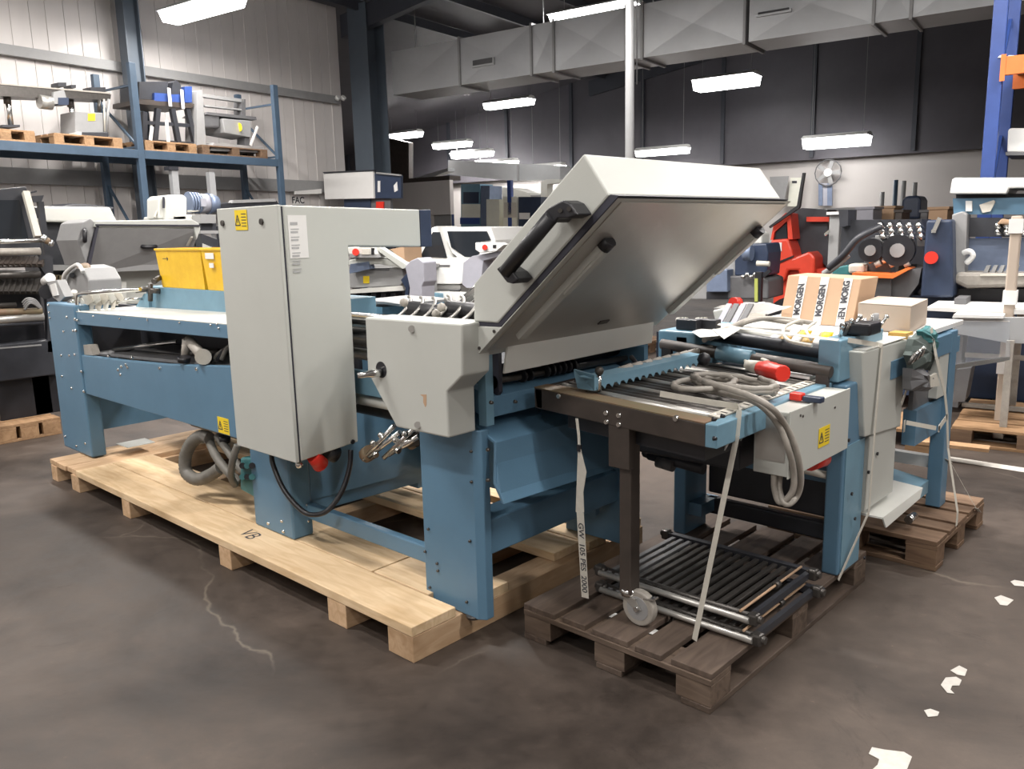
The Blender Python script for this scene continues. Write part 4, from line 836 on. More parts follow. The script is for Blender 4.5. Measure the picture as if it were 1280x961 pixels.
# plastic-wrapped parts between head block and white table
pw_ = thing('wrapped_part', 'grey part under white plastic film, left of the white table top', 'part', (-2.1, 4.2, 1.06))
MB().prism([PY(890, 388, 4.0), PY(905, 385, 4.0), PY(925, 382, 4.0), PY(925, 405, 4.0), PY(895, 408, 4.0)], (0, .3, 0)).build('cover', M['paint2'], pw_, bevel=.01)
for k in range(4): MB().bar(PY(895+k*9, 412, 3.78), PY(912+k*9, 380, 3.9), .03, .01).build('dark_strip', M['greyd' if k % 2 else 'violet'], pw_)
MB().cyl(PY(916, 378.5, 4.0), PY(923, 378.5, 4.05), .03, 10).build('red_knob', M['red'], pw_)
blob(pw_, 'plastic_film', [PY(x, y, 4.1) for x, y in ((895, 385), (925, 378), (960, 378), (990, 384), (960, 392), (925, 390))], .04, M['paper'], 9)

# boxes on the white table
def cbox(label, c, ex, ey, w_, d_, h_, mt, tapes=0, tilt=None):
    t = thing('cardboard_box', label, 'box', c); c = Vector(c); ex = Vector(ex).normalized(); ey = Vector(ey).normalized(); ez = Vector(tilt).normalized() if tilt else Vector((0, 0, 1))
    o = [c-ex*w_/2-ey*d_/2, c+ex*w_/2-ey*d_/2, c+ex*w_/2+ey*d_/2, c-ex*w_/2+ey*d_/2]
    MB().prism(o, ez*h_).build('carton', M[mt], t, bevel=.003); return t, ex, ey, ez, c
# front face of the taped box traced on its plane: x -1.89..-1.42 at y 4.10
bl, br = PY(975, 379, 4.12), PY(1066, 388, 4.12); tl, tr = PY(985, 344, 4.27), PY(1082, 349, 4.27)
bz = 1.087
w_ = br.x-bl.x
t = thing('cardboard_box', 'brown cardboard box sealed with three printed white tapes on the white table', 'box', ((bl.x+br.x)/2, 4.2, bz))
A_ = Vector((bl.x, 4.12, bz)); B_ = Vector((br.x, 4.12, bz)); C_ = Vector((tr.x-.02, 4.27, tr.z)); D_ = Vector((tl.x, 4.27, tl.z)); 
dep = Vector((0, .24, -.0))
MB().prism([A_, B_, C_, D_], dep).build('carton', M['card'], t, bevel=.004)
nf = (B_-A_).cross(D_-A_).normalized(); nf = nf if nf.y < 0 else -nf
upv = (D_-A_)
for k, f in enumerate((.22, .52, .83)):
    a = A_.lerp(B_, f-.05); b = A_.lerp(B_, f+.06); c_ = D_.lerp(C_, f+.06); d_ = D_.lerp(C_, f-.05)
    tp = MB().prism([v+nf*.001 for v in (a, b, c_, d_)], nf*.001).build('printed_tape', M['paper'], t)
    cen = (a+b+c_+d_)/4+nf*.004
    text(t, ('MORGEN', 'MORGEN', 'GEN  MORG')[k], cen, upv, -((B_-A_).normalized()-upv.normalized()*((B_-A_).normalized().dot(upv.normalized()))), .044, M['ink'], 'tape_printing', bold=.0022)
MB().prism([A_+nf*.002+Vector((.07, 0, .002)), A_+nf*.002+Vector((.17, 0, .002)), A_+nf*.002+Vector((.17, 0, .014)), A_+nf*.002+Vector((.07, 0, .014))], nf*.002).build('red_label', M['red'], t)
a = PY(1072, 378, 3.95)
bl, br = PY(1072, 408, 3.95), PY(1140, 415, 3.95); tz = PY(1075, 378, 3.95).z
x0, x1 = bl.x, br.x
t = thing('cardboard_box', 'plain pale cardboard box right of the taped one on the white table', 'box', ((x0+x1)/2, 4.05, bz))
ex = Vector((.92, .0, 0)); 
P0 = PZ(1071, 411, bz); P1 = PZ(1137, 417, bz); P2 = PZ(1158, 405, bz)
P2 = Vector((P2.x, P2.y, bz)); h_ = PY(1071, 379, P0.y).z-bz
MB().prism([P0, P1, P2, P0+(P2-P1)], (0, 0, h_)).build('carton', M['card2'], t, bevel=.004)
MB().prism([P0+Vector((0, 0, h_+.001)), P1+Vector((0, 0, h_+.001)), P2+Vector((0, 0, h_+.001)), P0+(P2-P1)+Vector((0, 0, h_+.001))], (0, 0, .0012)).build('lid_flap', M['card2'], t)

# ---------------------------------------------------------------- two stacked steel grilles on the foreground pallet
def grille(label, z, dx, dy, rz):
    t = thing('steel_grille', label, 'grille', (-1.57+dx, 2.80+dy, z), group='steel grilles on the foreground pallet'); h = M['dsteel']
    x0, x1, y0, y1 = -1.90+dx, -1.24+dx, 2.545+dy, 3.08+dy
    for y in (y0, y0+.04): MB().cyl((x0, y, z+.02), (x1, y, z+.02), .012, 12).build('edge_tube', M['alu' if y == y0 else 'dsteel'], t)
    for y in (y1, ): MB().box(x0-.02, x1+.03, y-.015, y+.015, z+.005, z+.035).build('rear_rail', M['dark'], t)
    n = 15
    for k in range(n):
        x = x0+.03+(x1-x0-.10)*k/(n-1); MB().box(x-.011, x+.011, y0+.02, y1, z+.012, z+.026).build('slat', M['greyd' if k < 3 else 'dsteel'], t, bevel=.003)
    MB().box(x1-.02, x1+.0, y0, y1, z+.004, z+.03).build('side_rail', M['dark'], t)
    MB().cyl((x1-.045, y0+.02, z+.036), (x1-.045, y1, z+.036), .005, 8).build('brass_rod', M['card'], t)
    for (x, y) in ((x1+.01, y0+.02), (x1+.01, y1-.01), (x0-.01, y0+.02), (x0-.02, y1)):
        MB().box(x-.018, x+.018, y-.02, y+.02, z, z+.045).build('end_bracket', M['dsteel'], t, bevel=.008); MB().cyl((x-.025, y, z+.025), (x+.03, y, z+.025), .014, 12).build('bearing', M['dsteel'], t)
    MB().cyl((x1-.045, y0+.3, z+.034), (x1-.045, y0+.33, z+.034), .014).build('ring', M['dsteel'], t)
    return t
grille('lower dark steel roller grille lying on the foreground pallet', D2+.001, .015, -.03, 0)
grille('upper dark steel roller grille stacked on the lower one', D2+.050, -.02, .01, 0)

# ---------------------------------------------------------------- floor marks
def mark(pts, label, name='floor_marking'):
    ps = [PZ(x, y, .0015) for x, y in pts]
    return solo(MB().prism(ps, (0, 0, .0012)), name, M['marking'], label, 'marking', 'worn white paint patches on the floor at the right')
mark([(1263, 727), (1268, 725), (1280, 727), (1280, 733), (1268, 732)], 'small white paint patch farthest back at the right frame edge')
mark([(1243, 747), (1251, 744), (1267, 750), (1259, 757), (1250, 756)], 'squarish white paint patch second farthest of the row')
mark([(1188, 838), (1199, 832), (1209, 837), (1206, 845), (1196, 843)], 'upper of two close paint patches on the floor')
mark([(1176, 856), (1182, 847), (1195, 846), (1202, 850), (1199, 857), (1190, 857), (1188, 862), (1193, 867), (1184, 866)], 'hook-shaped paint patch below the upper of two close ones')
mark([(1155, 888), (1163, 886), (1174, 890), (1172, 895), (1160, 896)], 'small oval paint patch just above the big one')
mark([(1086, 942), (1090, 934), (1105, 937), (1130, 940), (1140, 946), (1134, 961), (1120, 972), (1100, 975), (1088, 964), (1097, 956), (1099, 949)], 'big angular white paint patch at the bottom edge')
o = solo(MB().prism([PZ(1183, 570, .0015), PZ(1400, 603, .0015), PZ(1400, 609, .0015), PZ(1183, 575, .0015)], (0, 0, .001)), 'floor_line', M['marking'], 'thin white painted floor line running out at the right behind the pallets', 'marking')
o = solo(MB().prism([PZ(660, 407, .0015), PZ(822, 434, .0015), PZ(822, 438, .0015), PZ(660, 410, .0015)], (0, 0, .001)), 'floor_line', M['marking'], 'thin white painted floor line seen between hood and delivery table', 'marking')

# ================================================================ background
def sy(root, name, poly, y, th, mt, bevel=0.):      # piece in a plane across the hall, th metres deep
    return MB().prism([HY(a, b, y) for a, b in poly], (0, th, 0)).build(name, M[mt], root, bevel=bevel, fr=HALL)
def sx(root, name, poly, x, th, mt, bevel=0.):      # piece in a plane along the hall
    return MB().prism([HX(a, b, x) for a, b in poly], (-th, 0, 0)).build(name, M[mt], root, bevel=bevel, fr=HALL)
def rect(x0, y0, x1, y1): return [(x0, y1), (x1, y1), (x1, y0), (x0, y0)]
def cy(root, name, a, b, y, r, mt, n=12, y2=None): return MB().cyl(HY(*a, y), HY(*b, y2 or y), r, n).build(name, M[mt], root, fr=HALL)
def cx_(root, name, a, b, x, r, mt, n=10): return MB().cyl(HX(*a, x), HX(*b, x), r, n).build(name, M[mt], root, fr=HALL)
def hthing(name, label, cat, p, group=None): return thing(name, label, cat, p, HALL, group)

# ---- left storage rack
FX, RX_ = -11.35, -12.30
rk = hthing('storage_rack', 'steel blue pallet rack against the white panelled wall', 'rack', (-11.8, 7, 0))
ym, ye = HX(165, 77, FX).y, HX(344, 106, FX).y; ztop = HX(344, 106, FX).z; SZ = HX(100, 182, FX).z
for y in (ym-3.3, ym, ye):
    for x in (FX, RX_):
        MB().box(x-.08, x, y-.05, y+.05, 0, ztop if x == FX else ztop-.05).build('post', M['steelblue'], rk, bevel=.006, fr=HALL)
    for (z0, z1) in ((.3, .3), (.3, 1.3), (1.3, 1.3), (1.3, 2.4), (2.9, 2.9), (2.9, 3.6), (3.75, 3.75)):
        MB().bar((FX-.06, y, z0), (RX_, y, z1), .03).build('brace', M['steelblue'], rk, fr=HALL)
for (ya, yb) in ((ym-3.3, ym), (ym, ye)):
    for x in (FX, RX_):
        MB().box(x-.05, x, ya+.05, yb-.05, SZ-.12, SZ).build('shelf_beam', M['steelblue'], rk, bevel=.004, fr=HALL)
    MB().box(RX_, FX-.05, ya+.05, yb-.05, SZ-.02, SZ).build('shelf_board', M['greyd'], rk, fr=HALL)
PZs = SZ+.001
rp = []
for i, (a, b, lb, mt) in enumerate(((-30, 46, 'tan pallet at far left on the rack shelf', 'tan'), (68, 154, 'tan pallet under the grey box left of the rack post', 'tan'), (181, 246, 'tan pallet under the black framed table on the rack', 'tan'), (252, 334, 'brown pallet under the grey machine right end of the rack', 'brownw'))):
    y0, y1 = HX(a, 180, FX-.02).y, HX(b, 185, FX-.02).y
    euro(lb, -12.2, -11.37, y0, y1, along='y', fr=HALL, z=PZs, mt=(mt, mt), group='pallets on the left rack')
PT = PZs+.145; XF = -11.5
t = hthing('conveyor', 'long grey belt conveyor on two chrome stands on top of the rack', 'conveyor', (-11.7, 5, PT))
sx(t, 'conveyor_frame', [(-60, 117), (0, 120), (138, 125), (139, 118), (0, 106), (-60, 102)], XF, .35, 'dsteel')
sx(t, 'belt', [(-60, 103), (0, 105.5), (138, 117.5), (138, 115.5), (0, 104), (-60, 101)], XF+.01, .35, 'cable')
for (x, y0, y1) in ((9, 118, 157), (88, 122, 169)):
    cx_(t, 'stand', (x, y0), (x+4.5, y1), XF-.15, .035, 'steel'); cx_(t, 'stand_sleeve', (x-.5, y0), (x+.5, y0+12), XF-.15, .045, 'dsteel'); sx(t, 'foot', rect(x-6, y1-1, x+16, y1+2), XF, .4, 'dark')
for (x0, y0, x1, y1) in ((73, 103, 83, 108), (89, 106, 95, 110), (113, 109, 132, 115)): sx(t, 'motor', rect(x0, y0, x1, y1), XF, .2, 'dark')
cx_(t, 'drive_motor', (49, 127), (64, 129), XF, .09, 'alu'); sx(t, 'hood', [(66, 130), (67, 115), (80, 112), (83, 122), (78, 130)], XF+.05, .4, 'grey'); sx(t, 'dark_motor', rect(73, 122, 86, 131), XF+.06, .2, 'darkblue')
cx_(t, 'cable', (130, 124), (131, 165), XF+.03, .012, 'strap'); cx_(t, 'cable', (136, 124), (133, 165), XF+.03, .02, 'grey'); cx_(t, 'rod', (124, 125), (124, 140), XF, .025, 'dsteel')
t = hthing('machine_cabinet', 'flat grey cabinet with yellow sticker on the tan rack pallet left of the post', 'cabinet', (-11.8, 7.5, PT))
sx(t, 'body', [(94, 166), (94, 139), (129, 141), (130, 169)], XF+.02, .4, 'grey', .01); sx(t, 'sticker', rect(110, 142, 119, 151), XF+.025, .004, 'sticker'); sx(t, 'motor', rect(103, 165, 136, 173), XF+.08, .3, 'dark', .01); sx(t, 'white_end', rect(96, 165, 102, 171), XF+.1, .2, 'paper')
t = hthing('machine_table', 'black four-legged machine table carrying a strapped blue box on the rack', 'table', (-11.8, 8.6, PT))
for (a, b) in (((180, 140), (180, 178)), ((197, 136), (193, 177)), ((215, 136), (223, 178)), ((233, 133), (244, 180))): 
    p_, q_ = HX(*a, XF-.1), HX(*b, XF-.1); q_.z = PT; MB().bar(p_, q_, .07).build('leg', M['dark'], t, fr=HALL)
for (a, b) in (((178, 153), (238, 157)), ((180, 176), (243, 180))): MB().bar(HX(*a, XF-.1), HX(*b, XF-.1), .05).build('rail', M['dark'], t, fr=HALL)
sx(t, 'table_top', [(174, 130), (240, 135), (243, 130), (200, 125), (174, 124)], XF-.05, .7, 'brown')
t2 = hthing('blue_box', 'dark and royal blue machine box strapped to the black table on the rack', 'box', (-11.8, 8.6, PT+.9))
sx(t2, 'dark_box', rect(174, 102, 210, 124), XF-.1, .5, 'dark'); sx(t2, 'blue_box', [(193, 126), (193, 116), (210, 117), (226, 118), (226, 128)], XF-.05, .4, 'rackblue'); sx(t2, 'motor', [(214, 118), (216, 103), (221, 100), (226, 106), (228, 118)], XF-.05, .3, 'dark'); sx(t2, 'blue_cabinet', rect(231, 108, 240, 128), XF-.05, .4, 'rackblue')
for (a, b) in (((211, 110), (213, 133)), ((227, 112), (229, 136))): MB().bar(HX(*a, XF), HX(*b, XF), .05, .01, up=(1, 0, 0)).build('strap', M['paper'], t2, fr=HALL)
for (a, b) in (((208, 150), (211, 183)), ((190, 158), (188, 175))): MB().bar(HX(*a, XF+.05), HX(*b, XF+.05), .05, .01, up=(1, 0, 0)).build('strap', M['paper'], t2, fr=HALL)
t = hthing('grey_machine', 'grey machine with tall open frame and round yellow sticker at the rack right end', 'machine', (-11.8, 10, PT))
sx(t, 'upright', [(246, 187), (246, 114), (253, 112), (258, 186)], XF, .3, 'grey'); sx(t, 'frame_bar', [(253, 121), (253, 117), (305, 124), (305, 128)], XF, .1, 'grey'); sx(t, 'frame_bar', [(256, 133), (303, 138), (303, 136), (256, 131)], XF, .1, 'grey')
sx(t, 'upright', rect(302, 124, 307, 146), XF, .2, 'greyd'); sx(t, 'table_plate', [(256, 143), (321, 150), (320, 146), (260, 140)], XF+.02, .6, 'greyd')
sx(t, 'cabinet', [(281, 166), (278, 148), (314, 151), (314, 172)], XF+.05, .5, 'grey', .01); cx_(t, 'sticker', (299, 159), (299.2, 159), XF+.06, .07, 'sticker')
sx(t, 'motor', rect(254, 142, 275, 160), XF, .3, 'greyd', .03); sx(t, 'base', [(262, 188), (268, 178), (329, 184), (329, 191)], XF+.06, .6, 'grey'); sx(t, 'leg', rect(306, 172, 312, 184), XF, .2, 'greyd')
MB().bar(HX(322, 158, XF+.1), HX(313, 182, XF+.1), .04, .01, up=(1, 0, 0)).build('strap', M['paper'], t, fr=HALL)
# below the shelf
t = hthing('portal_frame', 'grey upright steel frame standing below the rack shelf', 'frame', (-10.9, 8.5, 0))
yl, yr = HX(219, 230, -10.9).y, HX(265, 230, -10.9).y; zt = HX(219, 213, -10.9).z
for y in (yl, yr): MB().box(-10.96, -10.88, y-.05, y+.05, 0, zt).build('post', M['duct'], t, fr=HALL)
MB().box(-10.95, -10.9, yl, yr, zt-.45, zt-.38).build('cross_bar', M['duct'], t, fr=HALL); MB().box(-10.98, -10.86, yl-.1, yl+.05, zt, zt+.05).build('cap', M['dark'], t, fr=HALL)
t = hthing('dark_conveyor', 'dark flat conveyor seen above the grey cabinet top by the rack', 'conveyor', (-10.4, 9.5, 0))
sx(t, 'frame', [(268, 262), (268, 256), (300, 252), (346, 251), (349, 256), (346, 261)], -10.4, .8, 'dark'); sx(t, 'top_bar', [(290, 254), (345, 252), (345, 248), (292, 250)], -10.38, .1, 'grey')
for y in (HX(275, 250, -10.5).y, HX(340, 250, -10.5).y): MB().box(-10.6, -10.5, y-.04, y+.04, 0, 1.75).build('leg', M['dark'], t, fr=HALL)
# far left: ledge behind black press
t = hthing('dark_lump', 'dark covered machine top behind the white hooded machine', 'machine', (-10.6, 5.6, 0))
sx(t, 'cover', [(72, 258), (90, 254), (110, 255), (145, 259), (140, 266), (75, 266)], -10.6, .5, 'dark', .03); MB().box(-11.1, -10.65, HX(80, 260, -10.6).y, HX(140, 260, -10.6).y, 0, 1.75).build('body', M['dark'], t, fr=HALL)

# ---- black press at the left edge, standing on its pallet (faces +x)
GX = -7.55
bp = thing('printing_press', 'black folding press with open dark lid at the left edge on a tan pallet', 'machine', (-8.1, 3.2, .145))
def wx(root, name, poly, X, th, mt, bevel=0.): return MB().prism([PX(a, b, X) for a, b in poly], (-th, 0, 0)).build(name, M[mt], root, bevel=bevel)
yA, yB = 2.0, PX(70, 400, GX).y
zc = lambda x, y: PX(x, y, GX).z
MB().box(GX-1.0, GX, yA, yB, zc(40, 472), zc(40, 427)).build('body', M['dark'], bp, bevel=.01)
MB().box(GX-.9, GX-.1, PX(45, 480, GX).y, yB-.02, .146, zc(60, 460)).build('leg', M['black'], bp, bevel=.005)
MB().box(GX-.9, GX-.1, 2.0, 2.4, .146, zc(60, 460)).build('leg', M['black'], bp)
MB().box(GX-1.0, GX-.15, yA, yB-.05, zc(40, 427), zc(40, 340)).build('core', M['black'], bp)
wx(bp, 'side_plate', [(60, 440), (58, 345), (48, 330), (50, 318), (66, 320), (70, 440)], GX, .06, 'dark')
wx(bp, 'lid', [(-80, 320), (-80, 232), (0, 236), (33, 233), (50, 305), (48, 322)], GX-.3, .5, 'dark', .01)
wx(bp, 'lid_glass', [(-60, 300), (-60, 250), (24, 250), (36, 300)], GX-.29, .01, 'glass')
MB().bar(PX(32, 240, GX-.25), PX(47, 296, GX-.1), .05).build('gas_strut', M['strap'], bp)
for (a, b, r_, mt) in (((-60, 303), (58, 301), .018, 'steel'), ((-60, 316), (50, 314), .03, 'cable'), ((-60, 334), (52, 332), .012, 'dsteel'), ((-60, 345), (50, 343), .03, 'dsteel'), ((-60, 384), (20, 381), .02, 'dsteel'), ((-60, 392), (52, 389), .03, 'rust'), ((-60, 404), (54, 396), .035, 'alu'), ((-60, 410), (54, 403), .02, 'dark')):
    MB().cyl(PX(*a, GX+.02), PX(*b, GX+.02), r_, 12).build('bar', M[mt], bp)
for k in range(9):
    for (y0, y1, mt) in ((322, 332, 'brown'), (350, 366, 'dsteel')):
        x = -6+k*7.0; MB().bar(PX(x, y1, GX+.03), PX(x+5, y0, GX-.05), .035).build('gripper', M[mt], bp)
for k in range(3): MB().ball(PX(55+4*k, 298+3*k, GX+.03), .03).build('knob', M['steel' if k != 1 else 'rust'], bp)
for k in range(4): MB().tube(smoothpts([PX(28+k, 378+3*k, GX+.05), PX(34+k, 373+2*k, GX+.08), PX(44, 375+k*2, GX+.06), PX(52, 385+k, GX+.02)]), .008, 6).build('cable', M['grey'], bp)
wx(bp, 'trim_line', [(-60, 441), (-60, 439), (52, 430), (52, 432)], GX+.003, .003, 'grey')
MB().box(-8.4, -8.1, yB-.5, yB-.2, .146, .40).build('foot_block', M['paper'], bp)
euro('tan pallet under the black press at the left edge', -8.3, -7.42, 1.9, PX(75, 520, -7.42).y, along='y', mt=('tan', 'tan'))
t = thing('switch_hood', 'small dark lamp hood on a bracket behind the black press', 'lamp', PX(48, 250, -8.6))
wx(t, 'hood', [(40, 245), (55, 244), (52, 252), (43, 253)], -8.6, .2, 'dark'); wx(t, 'bracket', [(38, 240), (46, 238), (46, 240), (38, 242)], -8.6, .04, 'dark'); MB().bar(PX(50, 252, -8.7), Vector((-8.7, PX(50, 252, -8.7).y, .0)), .05).build('post', M['dark'], t)

# ---- grey machine with raised hood behind the table
gm = thing('hooded_machine', 'grey machine with raised hood and small black handles behind the feed table', 'machine', (-9.3, 3.9, 0))
def PM(px, py, Y): return PX(px, py, -8.9-(Y-5)*.75)
def wy(root, name, poly, Y, th, mt, bevel=0.): return MB().prism([PM(a, b, Y) for a, b in poly], (-th, 0, 0)).build(name, M[mt], root, bevel=bevel)
wy(gm, 'hood', [(118, 284), (120, 276), (240, 274), (249, 279), (251, 286), (246, 300), (242, 284)], 5.0, .8, 'paint', .01)
MB().prism([PM(121, 285, 5.0), PM(249, 286, 5.0), PM(238, 322, 5.3), PM(233, 336, 5.3), PM(111, 341, 5.3)], (-.03, 0, 0)).build('metal_back', M['grey'], gm)
MB().prism([PM(120, 282, 4.98), PM(250, 283, 4.98), PM(250, 281, 4.98), PM(120, 280, 4.98)], (-.5, 0, 0)).build('seal', M['seal'], gm)
wy(gm, 'hood_side', [(97, 300), (103, 278), (113, 273), (121, 279), (108, 333), (106, 325)], 5.05, .6, 'grey', .01)
wy(gm, 'seal', [(121, 281), (124, 282), (112, 338), (109, 332)], 5.0, .05, 'seal')
for a, b, Y in (((178, 308), (194, 308), 5.15), ((106, 289), (106, 301), 4.98)):
    MB().tube(smoothpts([PM(a[0], a[1]-2, Y+.06), PM(a[0], a[1], Y-.03), PM((a[0]+b[0])/2, (a[1]+b[1])/2+1, Y-.05), PM(b[0], b[1], Y-.03), PM(b[0], b[1]-2, Y+.06)], 4), .022, 8).build('handle', M['black'], gm)
wy(gm, 'body', [(116, 380), (116, 345), (125, 335), (236, 334), (240, 345), (240, 380)], 5.6, .8, 'paint', .01)
wy(gm, 'box', rect(142, 352, 158, 382), 5.5, .1, 'paint2'); MB().cyl(PM(132, 357, 5.6), PM(132, 357, 5.55), .04).build('knob', M['dark'], gm)
q0 = PM(118, 370, 5.6); x0, x1 = q0.y, PM(238, 370, 5.6).y; MB().box(q0.x-.7, q0.x-.02, x0, x1, .15, q0.z).build('base', M['blue'], gm)
for x in (x0+.1, x1-.2): MB().box(q0.x-.6, q0.x-.1, x, x+.12, 0, .15).build('foot', M['dark'], gm)
MB().bar(PM(240, 296, 4.99), PM(234, 307, 5.1), .03, .01).build('stay', M['strap'], gm)
# white hooded machine behind it
wm = thing('hooded_machine', 'machine with long white hood lid and dark open body far left', 'machine', (-10.4, 3.9, 0))
wy(wm, 'lid', [(43, 277), (43, 260), (48, 257.5), (138, 259), (146, 275), (146, 279)], 6.6, .7, 'paint2', .02)
wy(wm, 'dark_body', [(48, 332), (46, 279), (120, 279), (125, 332)], 6.8, .6, 'dark'); wy(wm, 'rail', rect(56, 331, 120, 338), 6.7, .3, 'grey')
q0 = PM(50, 335, 6.8); x0, x1 = q0.y, PM(125, 335, 6.8).y; MB().box(q0.x-.5, q0.x-.02, x0, x1, 0, q0.z+.05).build('base', M['dark'], wm)
MB().cyl(PM(46, 266, 6.6), PM(46, 266, 6.55), .06).build('hinge', M['dark'], wm)
for k in range(3): wy(wm, 'red_part', rect(64+4*k, 344, 70+4*k, 350), 6.5, .1, 'rust')
# unit with motor
um = thing('gear_unit', 'white grey gear unit with blue grey motor above the hooded machine', 'motor', (-10.1, 4.6, 0))
wy(um, 'housing', [(206, 272), (206, 247), (211, 243.5), (230, 243.5), (234, 247), (234, 276), (206, 276)], 6.3, .5, 'paint2', .02)
wy(um, 'cover', [(198, 274), (198, 248), (204, 244), (207, 246), (207, 274)], 6.35, .3, 'paint2', .02); wy(um, 'slot', rect(204, 246, 206, 260), 6.3, .02, 'seal')
for k in range(4): MB().cyl(PM(235+3.5*k, 253+.3*k, 6.5), PM(237.5+3.5*k, 253+.3*k, 6.5), .13, 16).build('cooling_fin', M['motor'], um)
MB().cyl(PM(247, 254, 6.5), PM(259, 254.5, 6.5), .12, 16).build('motor_body', M['violet'], um); MB().cyl(PM(259, 254.5, 6.5), PM(271, 255, 6.5), .135, 16, .10).build('motor_cap', M['motor'], um)
wy(um, 'terminal_box', rect(252, 248, 258, 258), 6.3, .1, 'violet')
wy(um, 'base', [(215, 282), (215, 269), (244, 268), (250, 271), (250, 282)], 6.3, .8, 'paint2', .02)
MB().tube(smoothpts([PM(234, 264, 6.4), PM(248, 263, 6.4), PM(252, 258, 6.4)]), .012).build('cable', M['strap'], um)
MB().tube(smoothpts([PM(206, 262, 6.4), PM(198, 262, 6.4), PM(193, 272, 6.4)]), .012).build('cable', M['strap'], um)
q0 = PM(206, 280, 6.4); x0, x1 = q0.y, PM(250, 280, 6.4).y; MB().box(q0.x-.4, q0.x-.02, x0, x1, 0, q0.z+.03).build('stand', M['paint'], um)
# dark machine between bins and cabinet
dm = thing('dark_machine', 'dark machine with grey side panel glimpsed above the yellow bins', 'machine', (-9.8, 5.2, 0))
wy(dm, 'top_plate', rect(251, 268, 270, 279), 6.0, .5, 'grey'); wy(dm, 'dark_part', rect(251, 279, 270, 288), 6.1, .5, 'dark'); wy(dm, 'rail', rect(251, 288, 273, 292), 6.0, .5, 'grey')
wy(dm, 'dark_part', [(252, 304), (252, 292), (273, 300), (273, 312)], 6.0, .5, 'dark'); wy(dm, 'side_panel', [(247, 326), (253, 304), (275, 313), (275, 326)], 5.95, .05, 'paint'); wy(dm, 'post', rect(248, 304, 253, 324), 5.9, .06, 'dark')
q0 = PM(250, 320, 6.0); x0, x1 = q0.y, PM(275, 320, 6.0).y; MB().box(q0.x-.4, q0.x-.02, x0, x1, 0, q0.z).build('base', M['dark'], dm)

# ---- middle: control desk machine and white windowed machine
cm = hthing('machine', 'grey machine with control panel and yellow sticker behind the gear housing', 'machine', (-6.3, 8, 0)); Y = 8.0
q = lambda poly, n, mt, dy=0., th=.3, bv=0.: sy(cm, n, poly, Y+dy, th, mt, bv)
q([(436, 318), (434, 309), (466, 308), (470, 318)], 'control_panel', 'paint2', -.2, .15, .01); q([(437, 322), (437, 318), (471, 318), (472, 322)], 'panel_lip', 'grey', -.2, .2)
cy(cm, 'red_button', (444, 315), (444, 315), Y-.2, .001, 'red') if False else MB().cyl(HY(444.5, 315, Y-.2), HY(444.5, 315, Y-.24), .045, 16).build('red_button', M['red'], cm, fr=HALL)
q(rect(452, 311, 462, 318), 'key_field', 'strap', -.21, .02); q(rect(464, 310, 467, 318), 'black_switch', 'black', -.21, .02)
q([(436, 332), (436, 325), (455, 321), (480, 323), (512, 332), (508, 337), (475, 330)], 'curved_guard', 'paint', -.1, .2, .01); q([(468, 310), (474, 309), (511, 333), (503, 336)], 'arm', 'paint', -.15, .1)
q([(436, 342), (438, 330), (460, 327), (462, 336)], 'dark_cover', 'motor', -.12, .1); q([(436, 360), (436, 337), (502, 334), (505, 350), (500, 357)], 'body', 'grey', 0, .6, .01); q(rect(462, 335, 486, 338), 'slot', 'greyd', -.01, .02)
q(rect(454, 345, 461, 354), 'sticker', 'sticker', -.01, .01); q([(436, 367), (436, 362), (503, 357), (505, 363)], 'white_rail', 'paint2', -.1, .1)
q([(436, 380), (436, 363), (503, 360), (503, 380)], 'dark_base', 'dark', .05, .5)
for k in range(5): q(rect(440+12*k, 366, 446+12*k, 378), 'roller_block', 'black', -.05, .1, .01)
a, b = HY(440, 380, Y), HY(500, 380, Y); MB().box(a.x, b.x, Y+.1, Y+.8, 0, a.z).build('frame', M['blue'], cm, fr=HALL)
q([(503, 394), (507, 360), (501, 350), (510, 340), (512, 345), (511, 360), (508, 394)], 'purple_side', 'darkblue', -.15, .1)
q([(509, 395), (512, 360), (510, 350), (506, 333), (513, 326), (522, 322), (529, 328), (530, 352), (527, 358), (527, 395)], 'side_shell', 'violet', -.3, .25, .01)
t = hthing('cardboard_box', 'brown cardboard box behind the control panel machine', 'box', HY(492, 330, 9.5)); 
p_ = HY(492, 330, 9.5); sy(t, 'carton', [(484, 331), (480, 313), (505, 308), (506, 331)], 9.5, .4, 'card'); MB().tube(smoothpts([HY(482, 314, 9.48), HY(488, 314, 9.46), HY(493, 320, 9.46), HY(494, 327, 9.48)]), .02).build('strap_loop', M['dark'], t, fr=HALL)
t3 = hthing('work_bench', 'low grey bench carrying the brown box behind the machine', 'bench', (p_.x, 9.7, 0)); z_ = HY(492, 331, 9.5).z
MB().box(p_.x-.6, p_.x+.5, 9.4, 10.1, z_-.05, z_-.002).build('bench_top', M['grey'], t3, fr=HALL)
for s in (-.5, .4): MB().box(p_.x+s-.03, p_.x+s+.03, 9.45, 10.0, 0, z_-.05).build('leg', M['grey'], t3, fr=HALL)

